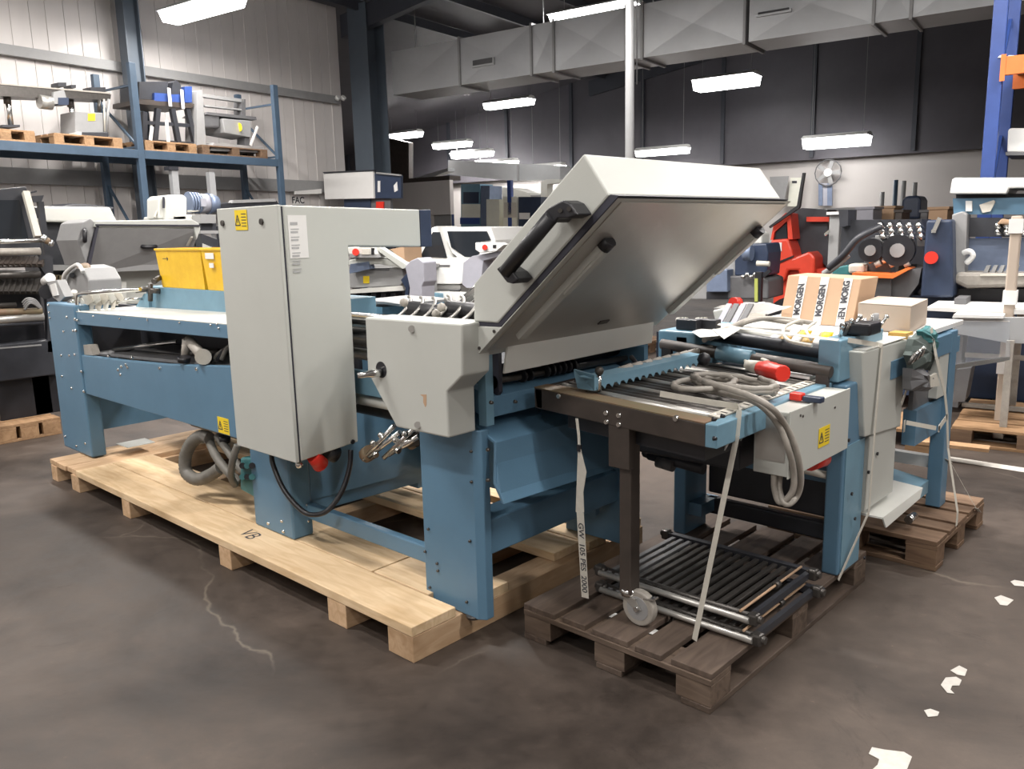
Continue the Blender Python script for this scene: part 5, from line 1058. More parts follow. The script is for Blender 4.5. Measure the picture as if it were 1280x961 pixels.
wf = hthing('windowed_machine', 'white machine with sloping dark windows in the middle background', 'machine', (-6.5, 10.3, 0)); Y = 10.0
q = lambda poly, n, mt, dy=0., th=.3, bv=0.: sy(wf, n, poly, Y+dy, th, mt, bv)
q([(516, 322), (518, 316), (540, 284), (546, 282.5), (556, 322), (585, 322), (580, 352), (574, 355), (533, 355), (528, 350), (527, 328)], 'front_shell', 'white', 0, .5, .015)
q([(525, 321), (541, 290), (549, 290), (558, 322)], 'window', 'glass', -.015, .02)
q([(552, 284), (613, 284), (619, 300), (619, 330), (585, 332), (565, 316), (558, 300)], 'side_shell', 'white', .15, 1.2, .01)
q([(559, 289), (608, 289), (613, 300), (600, 302), (598, 322), (581, 321), (564, 309)], 'window', 'glass', .13, .02)
q(rect(539, 331, 562, 333), 'handle_slot', 'greyd', -.012, .02)
q([(527, 380), (527, 357), (531, 355), (575, 356), (577, 380)], 'base', 'white', .1, .6, .01); q(rect(535, 361, 575, 363), 'slot', 'grey', .08, .03); q(rect(562, 363, 574, 365), 'slot', 'black', .075, .03)
a, b = HY(530, 380, Y), HY(600, 380, Y); MB().box(a.x, b.x, Y+.2, Y+1.0, 0, a.z+.02).build('frame', M['paint2'], wf, fr=HALL)
q([(576, 366), (540, 365), (541, 376), (590, 378), (600, 366)], 'table', 'white', -.2, .2); q([(534, 386), (534, 369), (538, 366), (549, 367), (551, 386)], 'blue_cover', 'blue2', -.3, .1, .01)
q([(577, 355), (579, 328), (590, 320), (621, 314), (626, 320), (604, 326), (602, 345), (590, 360), (583, 360)], 'arm_shell', 'violet', -.1, .3, .01)
q([(594, 312), (594, 303), (624, 303), (630, 306), (620, 314), (600, 316)], 'control_panel', 'white', -.2, .15, .01); MB().cyl(HY(606, 309, Y-.2), HY(606, 309, Y-.25), .04).build('red_button', M['red'], wf, fr=HALL)
q(rect(616, 306, 620, 310), 'black_switch', 'black', -.21, .02); q([(597, 345), (598, 318), (612, 316), (612, 340)], 'lower_shell', 'white', .1, .3)
for k in range(3): cy(wf, 'chrome_rod', (578+k*5, 372), (600+k*2, 352+2*k), Y-.3, .02, 'steel')
for k in range(5): cy(wf, 'frame_rod', (616+2*k, 302), (618+3*k, 286+(k % 2)*5), Y+.8, .02, 'greyd')

# ---- boards near the big column
t = hthing('white_board', 'white notice board on a stand in front of the big column', 'board', (HY(435, 230, 11.6).x, 11.6, 0))
sy(t, 'panel', [(406, 249), (404, 216), (466, 213.5), (467, 248)], 11.6, .05, 'paper', .005); sy(t, 'frame', [(405, 217), (403, 215), (467, 212), (467, 214)], 11.59, .07, 'dark')
MB().box(HY(436, 240, 11.6).x-.04, HY(436, 240, 11.6).x+.04, 11.66, 11.72, 0, 2.0).build('stand', M['dark'], t, fr=HALL)
t = hthing('poster_board', 'dark blue board right of the white notice board', 'board', (HY(485, 232, 11.65).x, 11.65, 0))
sy(t, 'panel', [(468, 248), (467, 217), (501, 219), (501, 248)], 11.65, .06, 'darkblue', .005); sy(t, 'lower_panel', [(430, 259), (430, 249), (463, 248), (463, 260)], 11.7, .05, 'darkblue'); sy(t, 'lower_panel', rect(463, 248, 488, 262), 11.72, .05, 'greyd'); sy(t, 'red_lamp', rect(470, 252, 479, 261), 11.68, .03, 'red')
sy(t, 'white_mark', rect(472, 226, 475, 240), 11.64, .01, 'paper'); sy(t, 'white_mark', [(492, 232), (496, 227), (497, 238), (493, 240)], 11.64, .01, 'paper'); sy(t, 'arm', [(470, 217), (470, 215), (500, 218), (500, 220)], 11.6, .05, 'grey')
MB().box(HY(485, 240, 11.7).x-.04, HY(485, 240, 11.7).x+.04, 11.75, 11.8, 0, 1.9).build('stand', M['dark'], t, fr=HALL)
t = hthing('wall_sign', 'small white wall sign with three black letters right of the rack', 'sign', HX(372, 256, WX+.03)); a, b = HX(366, 256, WX+.03), HX(379, 245, WX+.03)
MB().box(WX+.013, WX+.03, a.y, b.y, a.z, b.z).build('plate', M['paper'], t, fr=HALL); text(t, 'FAC', ((WX+.034), (a.y+b.y)/2, (a.z+b.z)/2), (0, 1, 0), (0, 0, 1), .17, M['ink'], 'lettering', fr=HALL, bold=.004)
t = hthing('wall_panel_strip', 'slim white sign board on the wall rail above the small letter sign', 'sign', HX(386, 243, WX+.2)); sx(t, 'plate', [(369, 243), (369, 239), (402, 236), (402, 242)], WX+.2, .03, 'paper')
t = hthing('downpipe', 'pair of white vertical cable pipes on the wall beside the big column', 'pipe', HX(448, 126, WX+.35)); 
for x in (448, 452.5): 
    a = HX(x, 126, WX+.3); MB().cyl(a, (a.x, a.y, 5.3), .035).build('pipe', M['paint2'], t, fr=HALL)
t = hthing('wall_floodlights', 'two tiny white spotlights on the wall rail left of the big column', 'spotlight', HX(424, 124, WX+.2))
for x in (421, 428): MB().cyl(HX(x, 124, WX+.2), HX(x+2, 121, WX+.25), .05, 10).build('head', M['white'], t, fr=HALL)

# ---- far end: dark sheet for the roof gloom, partition, shelves
struct(MB().box(-24, 11, 22.7, 22.99, 3.2, 8.6), 'trim_3', M['roof'], fr=HALL)  # dark sheet stands in for the darkness among the far rafters
for k in range(14): struct(MB().box(-23+2.4*k, -22.9+2.4*k, 22.62, 22.7, 3.25, 7.6), 'trim_%d' % (4+k), M['beam'], fr=HALL)
YP = 18.5
a, b = HY(487, 230, YP), HY(562, 230, YP)
ops = (HY(540, 290, YP), HY(562-2, 268, YP))
g = struct(MB().box(a.x, ops[0].x, YP, YP+.15, 0, a.z), 'wall_partition', M['wallp'], fr=HALL)
MB().box(ops[0].x, b.x, YP, YP+.15, ops[1].z, a.z).build('wall_piece', M['wallp'], g, fr=HALL); MB().box(ops[0].x, ops[1].x, YP+.12, YP+.16, 0, ops[1].z).build('shutter', M['grey'], g, fr=HALL)
MB().box(a.x-3, b.x, YP, YP+.5, a.z, a.z+.12).build('ledge', M['brown'], g, fr=HALL)
sy(g, 'brick_backing', [(484, 228), (484, 172), (511, 178), (511, 228)], YP+1.2, .2, 'brown'); sy(g, 'ledge_pipe', [(520, 228), (560, 214), (560, 210), (520, 222)], YP+.4, .3, 'duct')
t = hthing('high_rack', 'distant rack with ochre beam carrying pale and blue switch cabinets', 'rack', (HY(630, 290, 19).x, 19, 0)); YR = 18.8
x0, x1 = HY(563, 290, YR).x, HY(720, 290, YR).x; zb = HY(640, 289, YR).z
MB().box(x0, x1, YR, YR+.08, zb-.16, zb).build('shelf_beam', M['ochre'], t, fr=HALL); MB().box(x0, x1, YR+1, YR+1.08, zb-.16, zb).build('shelf_beam', M['ochre'], t, fr=HALL); MB().box(x0, x1, YR+.08, YR+1, zb-.04, zb).build('shelf_board', M['ochre'], t, fr=HALL)
for x in (x0, (x0+x1)/2, x1): MB().box(x-.06, x+.06, YR+.0, YR+.12, 0, HY(640, 225, YR).z).build('post', M['rackblue'], t, fr=HALL)
def farbox(label, poly, mt, extra=(), dy=.1, cat='cabinet', nm='switch_cabinet'):
    c0 = HY(*poly[0], YR+dy); o = hthing(nm, label, cat, (c0.x, YR+dy, zb))
    pl = [HY(x, y, YR+dy) for x, y in poly]; zmin = min(p.z for p in pl)
    pl = [Vector((p.x, p.y, zb+.002 if p.z < zb+.25 else p.z)) for p in pl]
    MB().prism(pl, (0, .6, 0)).build('body', M[mt], o, fr=HALL)
    for (n_, pp, m2) in extra: sy(o, n_, pp, YR+dy-.02, .02, m2)
farbox('pale cabinet with dark window, leftmost on the distant ochre rack', rect(576, 230, 600, 286), 'blue2', (('window', rect(579, 240, 598, 254), 'darkblue'), ('pale_front', rect(577, 255, 600, 272), 'shelfw'), ('blue_foot', rect(575, 272, 599, 280), 'rackblue')))
farbox('grey green tall cabinet second on the distant ochre rack', rect(601, 232, 612, 286), 'motor')
farbox('narrow cream cabinet in the middle of the distant ochre rack', rect(608, 249, 624, 286), 'shelfw', (), 0.)
farbox('cream and beige cabinet right of the narrow one on the ochre rack', rect(629, 246, 646, 286), 'shelfw', (('beige_front', rect(630, 253, 645, 272), 'strap'),), .02)
farbox('dark blue crate stack beside the cream cabinets on the ochre rack', rect(647, 246, 676, 286), 'darkblue', (('white_label', rect(649, 266, 662, 274), 'paper'),), .1, 'crate', 'crate_stack')
t = hthing('paper_feeder', 'pale sloping machine cover behind the distant rack cabinets', 'machine', (HY(640, 240, 20.2).x, 20.2, 0)); sy(t, 'cover', [(628, 250), (628, 234), (640, 235), (660, 241), (662, 250)], 20.2, .8, 'paint2'); sy(t, 'frame', [(676, 250), (676, 228), (683, 224), (700, 224), (700, 228), (684, 230), (683, 250)], 20.0, .3, 'paint2'); a = HY(630, 250, 20.2); MB().box(a.x, a.x+2.8, 20.3, 20.9, 0, a.z+.1).build('base', M['grey'], t, fr=HALL)
t = hthing('air_duct', 'thin distant air duct over the far rack left of the hood', 'duct', HY(640, 215, 20.5)); sy(t, 'duct_section', [(560, 218), (560, 200), (700, 207), (700, 224), (640, 226)], 20.6, .6, 'duct'); sy(t, 'flange', rect(646, 206, 648, 226), 20.55, .7, 'grey')
t = hthing('crate', 'row of brown cartons under the ochre rack beam behind the windowed machine', 'carton', (HY(632, 300, 18.6).x, 18.6, 0)); a, b = HY(620, 300, 18.6), HY(648, 292, 18.6); MB().box(a.x, b.x, 18.2, 18.7, 0, b.z-.02).build('carton', M['card'], t, fr=HALL)

# ---- right background: forklift, machines behind the hood
fl = hthing('forklift', 'red forklift truck with black mast and guard behind the cardboard box', 'forklift', (HY(1000, 350, 11.5).x, 12, 0)); Y = 11.5
q = lambda poly, n, mt, dy=0., th=.3, bv=0.: sy(fl, n, poly, Y+dy, th, mt, bv)
q([(961, 352), (963, 300), (985, 298), (990, 312), (992, 322), (1012, 314), (1019, 322), (1018, 345), (1000, 352), (998, 338), (985, 338), (980, 352)], 'body', 'redpaint', 0, 1.0, .03)
q([(963, 300), (967, 281), (982, 266), (988, 267), (991, 299), (985, 299), (984, 276), (968, 290), (966, 300)], 'cab_frame', 'redpaint', .05, .9); q([(966, 300), (969, 290), (983, 276), (984, 299)], 'cab_window', 'glass', .1, .02); q(rect(966, 303, 977, 314), 'white_badge', 'paper', -.01, .01)
q([(962, 285), (961, 283), (996, 257), (1003, 216), (1006, 216), (999, 260)], 'guard_bar', 'black', -.05, .06); q([(990, 335), (988, 262), (1003, 260), (1034, 262), (1036, 335), (1018, 320)], 'dark_cab', 'dark', .4, .5); q(rect(1008, 271, 1036, 277), 'red_bar', 'redpaint', .3, .08)
q([(962, 334), (992, 321), (992, 319), (962, 331)], 'black_stripe', 'black', -.02, .02)
for x in (988, 1008):
    c_ = HY(x, 352, Y); c_.z = .30; MB().cyl(c_, c_+Vector((0, .3, 0)), .30, 24).build('wheel', M['black'], fl, fr=HALL); MB().cyl(c_-Vector((0, .02, 0)), c_, .14, 16).build('wheel_rim', M['grey'], fl, fr=HALL)
a = HY(965, 345, Y); MB().box(a.x, a.x+1.3, Y+.1, Y+.9, .15, a.z+.1).build('chassis', M['redpaint'], fl, fr=HALL)
t = hthing('steel_post', 'light grey square machine post right of the forklift', 'post', (HY(1042, 330, 9.6).x, 9.6, 0)); a, b = HY(1034, 330, 9.6), HY(1050, 268, 9.6); MB().box(a.x, b.x, 9.6, 9.8, 0, b.z).build('post', M['grey'], t, bevel=.01, fr=HALL); MB().box(a.x-.02, b.x+.05, 9.55, 9.85, b.z, b.z+.03).build('cap', M['paper'], t, fr=HALL); sy(t, 'handle', [(1030, 292), (1036, 287), (1037, 290), (1031, 295)], 9.5, .05, 'steel')

gx = hthing('stacked_machines', 'blue grey machine boxes on brown pallets behind the open hood', 'machine', (HY(915, 390, 9.4).x, 9.6, .145)); Y = 9.4
q = lambda poly, n, mt, dy=0., th=.3, bv=0.: sy(gx, n, poly, Y+dy, th, mt, bv)
q(rect(864, 338, 884, 374), 'grey_box', 'grey', 0, .5, .01); q(rect(883, 337, 909, 365), 'blue_grey_box', 'motor', -.1, .6, .01); q(rect(908, 318, 919, 346), 'grey_post', 'grey', .1, .4)
q([(918, 345), (918, 312), (930, 305), (958, 304), (960, 316), (958, 345)], 'dark_blue_body', 'darkblue', 0, .5, .02); cy(gx, 'motor', (930, 316), (940, 316), Y-.1, .09, 'motor'); q(rect(936, 290, 952, 306), 'light_drum', 'paint2', .2, .3, .03)
q([(908, 374), (908, 345), (945, 343), (960, 350), (960, 374)], 'lower_machine', 'greyd', 0, .6, .02); q(rect(883, 365, 910, 374), 'foot', 'dark', 0, .5); cy(gx, 'bar', (946, 329), (962, 330), Y-.15, .03, 'strap')
for k in range(5): MB().ball(HY(929+5*k, 346-(k % 2)*3, Y-.06), .03).build('knob', M['steel'], gx, fr=HALL)
t = hthing('pallet_truck', 'black trolley handle with green strip beside the forklift', 'trolley', (HY(950, 385, 9.0).x, 9.0, 0)); a = HY(949, 340, 8.95); MB().bar((a.x, 8.95, .1), (a.x, 8.95, a.z), .07).build('post', M['black'], t, fr=HALL); sy(t, 'handle', [(946, 345), (956, 340), (962, 336), (963, 340), (955, 347)], 8.95, .05, 'black'); sy(t, 'green_strip', rect(943, 348, 947, 377), 8.9, .03, 'green'); MB().box(a.x-.3, a.x+.3, 8.9, 9.2, .02, .1).build('base', M['dark'], t, fr=HALL)
for i, (a_, b_, c_) in enumerate(((848, 905, 'left'), (908, 962, 'right'))):
    p_ = HZ(a_, 398, 0); r_ = HZ(b_, 395, 0); euro('brown pallet, %s of two under the machines behind the hood' % c_, p_.x, r_.x, 9.2, 10.2, along='x', fr=HALL, mt=('brownw', 'brownw'), group='far brown pallets')

# far right wall things
YW = 22.85
t = hthing('wall_fan', 'round white wall fan high on the far right wall', 'fan', HY(1038, 216, YW)); a = HY(1037, 216, YW); MB().cyl(a, a-Vector((0, .2, 0)), .10, 12).build('hub', M['paper'], t, fr=HALL)
for k in range(5): MB().bar(a-Vector((0, .15, 0)), a+Vector((.3*math.cos(k*1.257), -.15, .3*math.sin(k*1.257))), .10, .02, up=(0, 1, 0)).build('blade', M['grey'], t, fr=HALL)
MB().tube([a+Vector((.33*math.cos(u*.4488), -.15, .33*math.sin(u*.4488))) for u in range(15)], .015).build('ring', M['greyd'], t, fr=HALL)
t = hthing('overalls', 'blue grey work overalls hanging on the far wall under the fan', 'clothes', HY(1032, 258, YW)); 
for (x0, x1, m_) in ((1023, 1028, 'motor'), (1028, 1034, 'violet'), (1034, 1040, 'motor')): sy(t, 'cloth_fold', [(x0, 257), (x0, 229), (x1, 229), (x1, 257)], YW-.1-.03*(x0 % 2), .06, m_)
t = hthing('poster', 'pale grey poster with dark edge on the far wall right of the hood', 'poster', HY(992, 240, YW)); sy(t, 'sheet', [(984, 258), (988, 222), (1002, 222), (998, 258)], YW, .02, 'shelfw'); sy(t, 'frame_edge', [(998, 258), (1003, 217), (1006, 217), (1001, 258)], YW-.03, .05, 'greyd'); sy(t, 'print', rect(990, 226, 996, 229), YW-.01, .01, 'ink')
t = hthing('notice_board', 'flat grey board on the far wall directly behind the hood corner', 'board', HY(970, 240, YW)); sy(t, 'sheet', [(966, 254), (962, 221), (986, 220), (980, 254)], YW-.2, .03, 'grey')
for i, (x, y0, m_, lb) in enumerate(((1103, 240, 'grey', 'grey rod leaning at the far wall, leftmost of four'), (1120, 225, 'steelblue', 'steel blue pole at the far wall, second of four'), (1130, 226, 'grey', 'thin grey pole at the far wall, third of four'), (1144, 228, 'grey', 'grey pole at the far wall, rightmost of four'))):
    a = HY(x, y0, 20.5); t = hthing('pole', lb, 'pole', (a.x, 20.5, 0), 'poles at the far wall'); MB().cyl((a.x, 20.5, 0), a, .05, 10).build('shaft', M[m_], t, fr=HALL); MB().cyl((a.x, 20.5, 0), (a.x, 20.5, .02), .12).build('foot', M[m_], t, fr=HALL)
t = hthing('arched_cover', 'dark rounded machine cover before the far right wall', 'machine', (HY(1138, 265, 17).x, 17, 0)); sy(t, 'cover', [(1126, 274), (1127, 250), (1132, 245), (1148, 244), (1151, 250), (1150, 274)], 17, .8, 'darkblue', .05); a = HY(1126, 274, 17); b = HY(1150, 274, 17); MB().box(a.x, b.x, 17.05, 17.8, 0, a.z+.02).build('base', M['dark'], t, fr=HALL)
# low clutter row before the wall
cl = [(1008, 268, 1030, 262, 'dark'), (1030, 276, 1070, 259, 'grey'), (1070, 278, 1092, 258, 'violet'), (1092, 280, 1118, 257, 'card'), (1118, 280, 1128, 262, 'brown'), (1150, 275, 1160, 262, 'greyd'), (1160, 276, 1185, 258, 'card'), (1186, 272, 1200, 262, 'orange')]
nms = ['dark crate', 'grey crate', 'violet grey crate', 'brown carton', 'small brown crate', 'dark grey crate', 'wide brown carton', 'orange crate']
for i, (x0, y1, x1, y0, m_) in enumerate(cl):
    yy = 14.5+1.0*(i % 2); a, b = HY(x0, y1, yy), HY(x1, y0, yy); t = hthing('crate', '%s in the clutter row by the far right wall, %s from the left' % (nms[i], 'first second third fourth fifth sixth seventh eighth'.split()[i]), 'crate', ((a.x+b.x)/2, yy, 0), 'clutter row before the far right wall')
    MB().box(a.x, b.x, yy, yy+.7, 0, b.z-.04).build('body', M[m_], t, bevel=.01, fr=HALL); MB().box(a.x-.02, b.x+.02, yy-.02, yy+.72, b.z-.04, b.z).build('lid', M[m_], t, fr=HALL)

# ---- dark folding press with rows of knobs at the right
kp = hthing('knob_press', 'black folding press with chrome knob rows and two black wheels right of the forklift', 'machine', (HY(1120, 400, 7.6).x, 7.8, 0)); Y = 7.6
q = lambda poly, n, mt, dy=0., th=.3, bv=0.: sy(kp, n, poly, Y+dy, th, mt, bv)
q([(1050, 330), (1052, 275), (1152, 274), (1156, 330)], 'back_body', 'dark', .3, .5); q([(1048, 262), (1060, 262), (1060, 282), (1050, 284)], 'dark_head', 'dark', .2, .3)
for r_ in range(3):
    for k in range(5): 
        MB().cyl(HY(1098+12*k+r_*1.5, 284+7*r_, Y), HY(1104+12*k+r_*1.5, 280+7*r_, Y), .028, 10, .04).build('chrome_knob', M['steel'], kp, fr=HALL)
for k in range(5): q(rect(1094+13*k, 294, 1104+13*k, 308), 'fan_blade_plate', 'grey', .08, .03, .005)
for x, rr in ((1088, .10), (1122, .13)):
    c_ = HY(x, 313, Y-.05); MB().cyl(c_, c_+Vector((0, .08, 0)), rr, 26).build('wheel', M['black'], kp, fr=HALL); MB().cyl(c_-Vector((0, .02, 0)), c_, rr*.45, 14).build('wheel_hub', M['grey'], kp, fr=HALL)
MB().tube(smoothpts([HY(1036, 335, Y-.2), HY(1055, 318, Y-.25), HY(1070, 300, Y-.25), HY(1086, 290, Y-.2), HY(1100, 284, Y-.1)]), .03).build('curved_guide', M['dark'], kp, fr=HALL)
MB().tube(smoothpts([HY(1030, 342, Y-.15), HY(1045, 332, Y-.2), HY(1060, 318, Y-.2)]), .03).build('curved_guide', M['grey'], kp, fr=HALL)
q([(1040, 346), (1040, 335), (1060, 331), (1064, 346)], 'teal_housing', 'teal', 0, .3, .01); q(rect(1060, 330, 1080, 342), 'rag', 'strap', -.05, .2, .02); q([(1065, 346), (1065, 341), (1114, 343), (1132, 335), (1136, 337), (1116, 348)], 'orange_tray', 'orange', -.2, .35)
q([(1080, 300), (1095, 296), (1110, 320), (1115, 345), (1080, 342)], 'lower_works', 'greyd', .1, .2); q([(1065, 372), (1065, 346), (1114, 348), (1114, 372)], 'lower_panel', 'greyd', -.1, .4, .01); q([(1114, 372), (1114, 348), (1135, 337), (1152, 335), (1148, 355), (1135, 372)], 'lower_side', 'greyd', -.05, .4)
for k in range(6): MB().cyl(HY(1085+9*k, 326+(k % 2)*5, Y-.02), HY(1092+9*k, 323+(k % 2)*5, Y-.02), .03, 10).build('guide_knob', M['cable' if k % 2 else 'steel'], kp, fr=HALL)
q([(1150, 372), (1158, 275), (1190, 274), (1192, 372)], 'blue_side', 'darkblue', -.15, .6, .02); MB().cyl(HY(1164, 322, Y-.15), HY(1164, 322, Y-.23), .05, 16).build('red_knob', M['red'], kp, fr=HALL)
MB().bar(HY(1167, 290, Y-.17), HY(1175, 272, Y-.17), .03).build('lever', M['steel'], kp, fr=HALL); q(rect(1164, 287, 1170, 291), 'lever_foot', 'steel', -.18, .03)
a, b = HY(1060, 372, Y), HY(1192, 372, Y); MB().box(a.x, b.x, Y+.05, Y+.7, .12, a.z+.03).build('base', M['darkblue'], kp, fr=HALL)
for x in (a.x+.2, b.x-.2): MB().box(x-.06, x+.06, Y+.1, Y+.6, 0, .12).build('foot', M['dark'], kp, fr=HALL)
# second press with white hood at the right edge
rp_ = hthing('white_hood_press', 'dark blue press with white hood, grey post and beige column at the right edge', 'machine', (HY(1240, 400, 7.7).x, 7.9, 0)); Y = 7.7
q = lambda poly, n, mt, dy=0., th=.3, bv=0.: sy(rp_, n, poly, Y+dy, th, mt, bv)
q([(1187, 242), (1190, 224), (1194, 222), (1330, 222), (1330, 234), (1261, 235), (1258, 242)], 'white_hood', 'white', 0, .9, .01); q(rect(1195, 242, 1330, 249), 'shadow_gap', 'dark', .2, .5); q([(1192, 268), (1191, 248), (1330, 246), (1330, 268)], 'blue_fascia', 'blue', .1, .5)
q(rect(1207, 251, 1215, 264), 'switch_plate', 'paper', .07, .03); q([(1224, 256), (1242, 250), (1244, 252), (1238, 264), (1228, 266)], 'paper_note', 'strap', .07, .03)
q([(1188, 350), (1190, 268), (1203, 264), (1209, 268), (1206, 350)], 'grey_post', 'grey', -.05, .25, .01); q([(1205, 350), (1208, 298), (1330, 296), (1330, 350)], 'grey_panel', 'motor', .15, .05); q(rect(1209, 272, 1330, 296), 'dark_band', 'dark', .1, .1)
for r_ in range(2):
    for k in range(7): MB().cyl(HY(1244+11*k, 284+8*r_, Y+.05), HY(1250+11*k, 281+8*r_, Y+.05), .025, 10, .035).build('chrome_knob', M['steel'], rp_, fr=HALL)
q([(1246, 280), (1252, 273), (1264, 275), (1262, 280)], 'tan_rag', 'card', 0, .1, .01)
MB().tube(smoothpts([HY(1204, 316, Y-.1), HY(1212, 314, Y-.12), HY(1216, 320, Y-.12), HY(1208, 329, Y-.1)]), .022).build('white_hook', M['white'], rp_, fr=HALL)
q([(1190, 352), (1196, 340), (1330, 342), (1330, 358), (1208, 361)], 'curved_shell', 'cable', -.1, .4, .03); q(rect(1225, 343, 1330, 345), 'chrome_edge', 'strap', -.12, .05)
for k in range(5): q([(1228+9*k, 342), (1233+9*k, 332), (1238+9*k, 332), (1234+9*k, 342)], 'guide_plate', 'grey', -.08, .1)
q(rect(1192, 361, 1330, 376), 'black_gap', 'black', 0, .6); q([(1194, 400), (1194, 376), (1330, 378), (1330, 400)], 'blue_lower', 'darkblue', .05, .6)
a = HY(1194, 400, Y); MB().box(a.x, a.x+2.2, Y+.1, Y+.8, .12, a.z+.02).build('base', M['darkblue'], rp_, fr=HALL)
MB().box(a.x+.1, a.x+.3, Y+.15, Y+.7, 0, .12).build('foot', M['dark'], rp_, fr=HALL); MB().box(a.x+1.8, a.x+2.0, Y+.15, Y+.7, 0, .12).build('foot', M['dark'], rp_, fr=HALL)
# ---- long white table, plexiglass chute and legs at the right edge (nearer)
lt = hthing('long_table', 'long grey side table with white top edge and clear plastic chute at right', 'table', (HY(1230, 520, 5.6).x, 5.8, .145)); Y = HZ(1255, 533, .145).y
q = lambda poly, n, mt, dy=0., th=.3, bv=0.: sy(lt, n, poly, Y+dy, th, mt, bv)
q([(1156, 388), (1158, 384), (1240, 386.5), (1340, 388), (1340, 394), (1230, 392)], 'white_edge', 'white', .2, .6); q([(1190, 397), (1192, 393), (1254, 395), (1254, 398)], 'white_strip', 'white', -.02, .2); q([(1191, 398), (1340, 396), (1340, 430), (1262, 429), (1191, 416)], 'grey_apron', 'duct', .05, .05)
q([(1193, 402), (1262, 402), (1262, 448), (1255, 452), (1194, 460)], 'plastic_chute', 'plex', -.25, .03); q([(1193, 461), (1193, 456), (1225, 451), (1262, 446), (1262, 450), (1228, 456)], 'chute_rim', 'steel', -.26, .05)
q([(1190, 502), (1196, 462), (1214, 460), (1206, 502)], 'grey_skirt', 'greyd', .1, .3); 
zt = HY(1262, 430, Y-.05).z
for (x0, x1) in ((1251.5, 1261), ): 
    a, b = HY(x0, 508, Y), HY(x1, 508, Y); MB().box(a.x, b.x, Y-.03, Y+.02, .1455, zt+.02).build('leg', M['cable'], lt, fr=HALL); MB().box(a.x, b.x, Y+.8, Y+.85, .1455, zt+.2).build('leg', M['cable'], lt, fr=HALL)
a = HY(1205, 480, Y+.6); MB().box(a.x, a.x+2, Y+.55, Y+.6, .15, .18).build('cross_bar', M['cable'], lt, fr=HALL); MB().box(a.x, a.x+2, Y+.5, Y+.53, .55, .585).build('cross_bar', M['cable'], lt, fr=HALL)
MB().box(a.x-.1, a.x-.02, Y+.5, Y+.8, .15, 1.0).build('leg', M['greyd'], lt, fr=HALL)
t = hthing('strapped_post', 'beige wrapped post standing behind the long white table edge', 'post', (HY(1271, 380, 6.9).x, 6.9, 0)); a, b = HY(1264, 270, 6.85), HY(1278, 270, 6.85); MB().box(a.x, b.x, 6.85, 6.95, .0, a.z).build('post', M['card2'], t, bevel=.01, fr=HALL)
for k in range(3): MB().box(a.x-.01, b.x+.01, 6.84, 6.96, a.z-.12-.5*k, a.z-.02-.5*k).build('white_wrap', M['paper'], t, fr=HALL)
a = HZ(1196, 548, 0); euro('tan pallet under the long white table at the right edge', HY(1186, 562, HZ(1240, 562, 0).y).x, HY(1400, 545, 6.0).x, HZ(1240, 562, 0).y, HZ(1240, 562, 0).y+1.1, along='x', fr=HALL, mt=('tan', 'brownw'))
a = HZ(1130, 571, 0); t = hthing('wooden_block', 'tan wooden block end of a low pallet seen behind the blue leg', 'block', (a.x+.1, a.y+.3, 0)); MB().box(a.x, a.x+.16, a.y, a.y+.9, .0, .10).build('block', M['tan'], t, fr=HALL); MB().box(a.x-.02, a.x+.5, a.y-.01, a.y+.1, .101, .123).build('board', M['tan'], t, fr=HALL); MB().box(a.x-.3, a.x+.16, a.y+.3, a.y+.9, .101, .123).build('board', M['tan'], t, fr=HALL)

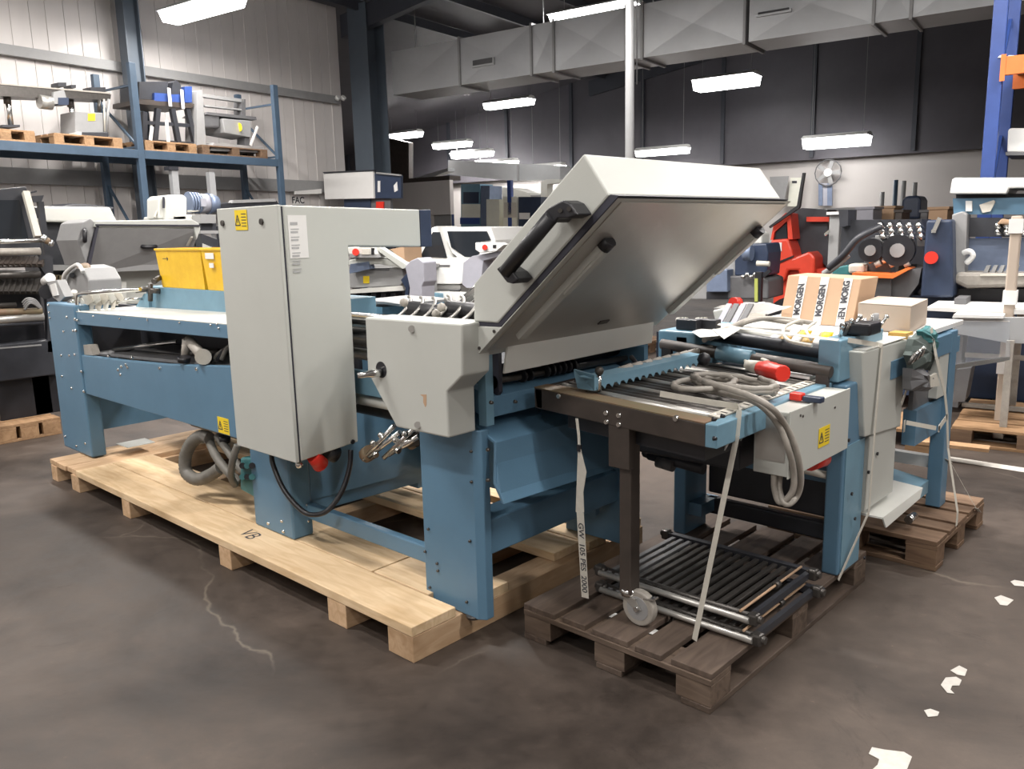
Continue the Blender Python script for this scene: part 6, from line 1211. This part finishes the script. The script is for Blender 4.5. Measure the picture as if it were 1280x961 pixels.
# ---- blue and orange rack at the right edge
rr_ = hthing('pallet_rack', 'tall royal blue pallet rack with orange beams at the right edge', 'rack', (HY(1235, 222, 8.9).x+1, 9.3, 0)); Y = 8.9
p_ = HY(1238, 170, Y); wd = .115
for (x, y) in ((p_.x, Y), (p_.x+.02, Y+1.0), (p_.x+2.7, Y), (p_.x+2.7, Y+1.0)):
    o = MB().box(x-wd/2, x+wd/2, y, y+.08, 0, 5.7).build('post', M['rackblue'], rr_, bevel=.006, fr=HALL)
for z0 in (.4, 1.5, 2.6, 3.7, 4.8): MB().bar((p_.x, Y+.06, z0), (p_.x, Y+1.0, z0+.9), .03).build('brace', M['rackblue'], rr_, fr=HALL)
for py0, py1, m_ in ((72, 95, 'orange'),):
    a, b = HY(1250, py1, Y), HY(1250, py0, Y)
    for y in (Y-.03, Y+1.0): MB().box(p_.x+wd/2, p_.x+2.7-wd/2, y, y+.05, a.z, b.z).build('orange_beam', M['orange'], rr_, bevel=.004, fr=HALL)
    MB().box(p_.x+.1, p_.x+2.6, Y+.02, Y+1.0, b.z-.03, b.z).build('shelf_board', M['tan'], rr_, fr=HALL); zb1 = b.z
    MB().box(p_.x+wd/2-.02, p_.x+wd/2+.02, Y-.035, Y-.03, a.z-.05, b.z+.02).build('beam_bracket', M['orange'], rr_, fr=HALL)
a = HY(1262, 144, Y+.1); MB().box(p_.x+.25, p_.x+2.6, Y+.1, Y+.9, a.z, a.z+.08).build('shelf_board', M['tan'], rr_, fr=HALL)
for x in (1247, 1256, 1266, 1275): t = None
t = hthing('white_cabinet', 'white cabinet box on the blue rack at the right edge', 'cabinet', (HY(1270, 190, 9.1).x, 9.1, HY(1270, 190, 9.1).z)); sy(t, 'body', [(1259, 190), (1260, 163), (1263, 160), (1330, 160), (1330, 190)], 9.1, .5, 'white', .01); sy(t, 'shelf', [(1257, 194), (1257, 190), (1330, 190), (1330, 194)], 9.05, .7, 'greyd')
for k in range(3): solo(MB().prism([HY(1247+11*k, 72, Y-.02), HY(1254+11*k, 72, Y-.02), HY(1257+11*k, 69, Y-.02), HY(1250+11*k, 69, Y-.02)], (0, .3, 0)), 'wrapped_bundle', M['paper'], ('left', 'middle', 'right')[k]+' one of three silvery bundles on the orange beam shelf', 'bundle', 'silvery bundles on the orange beam shelf', fr=HALL)
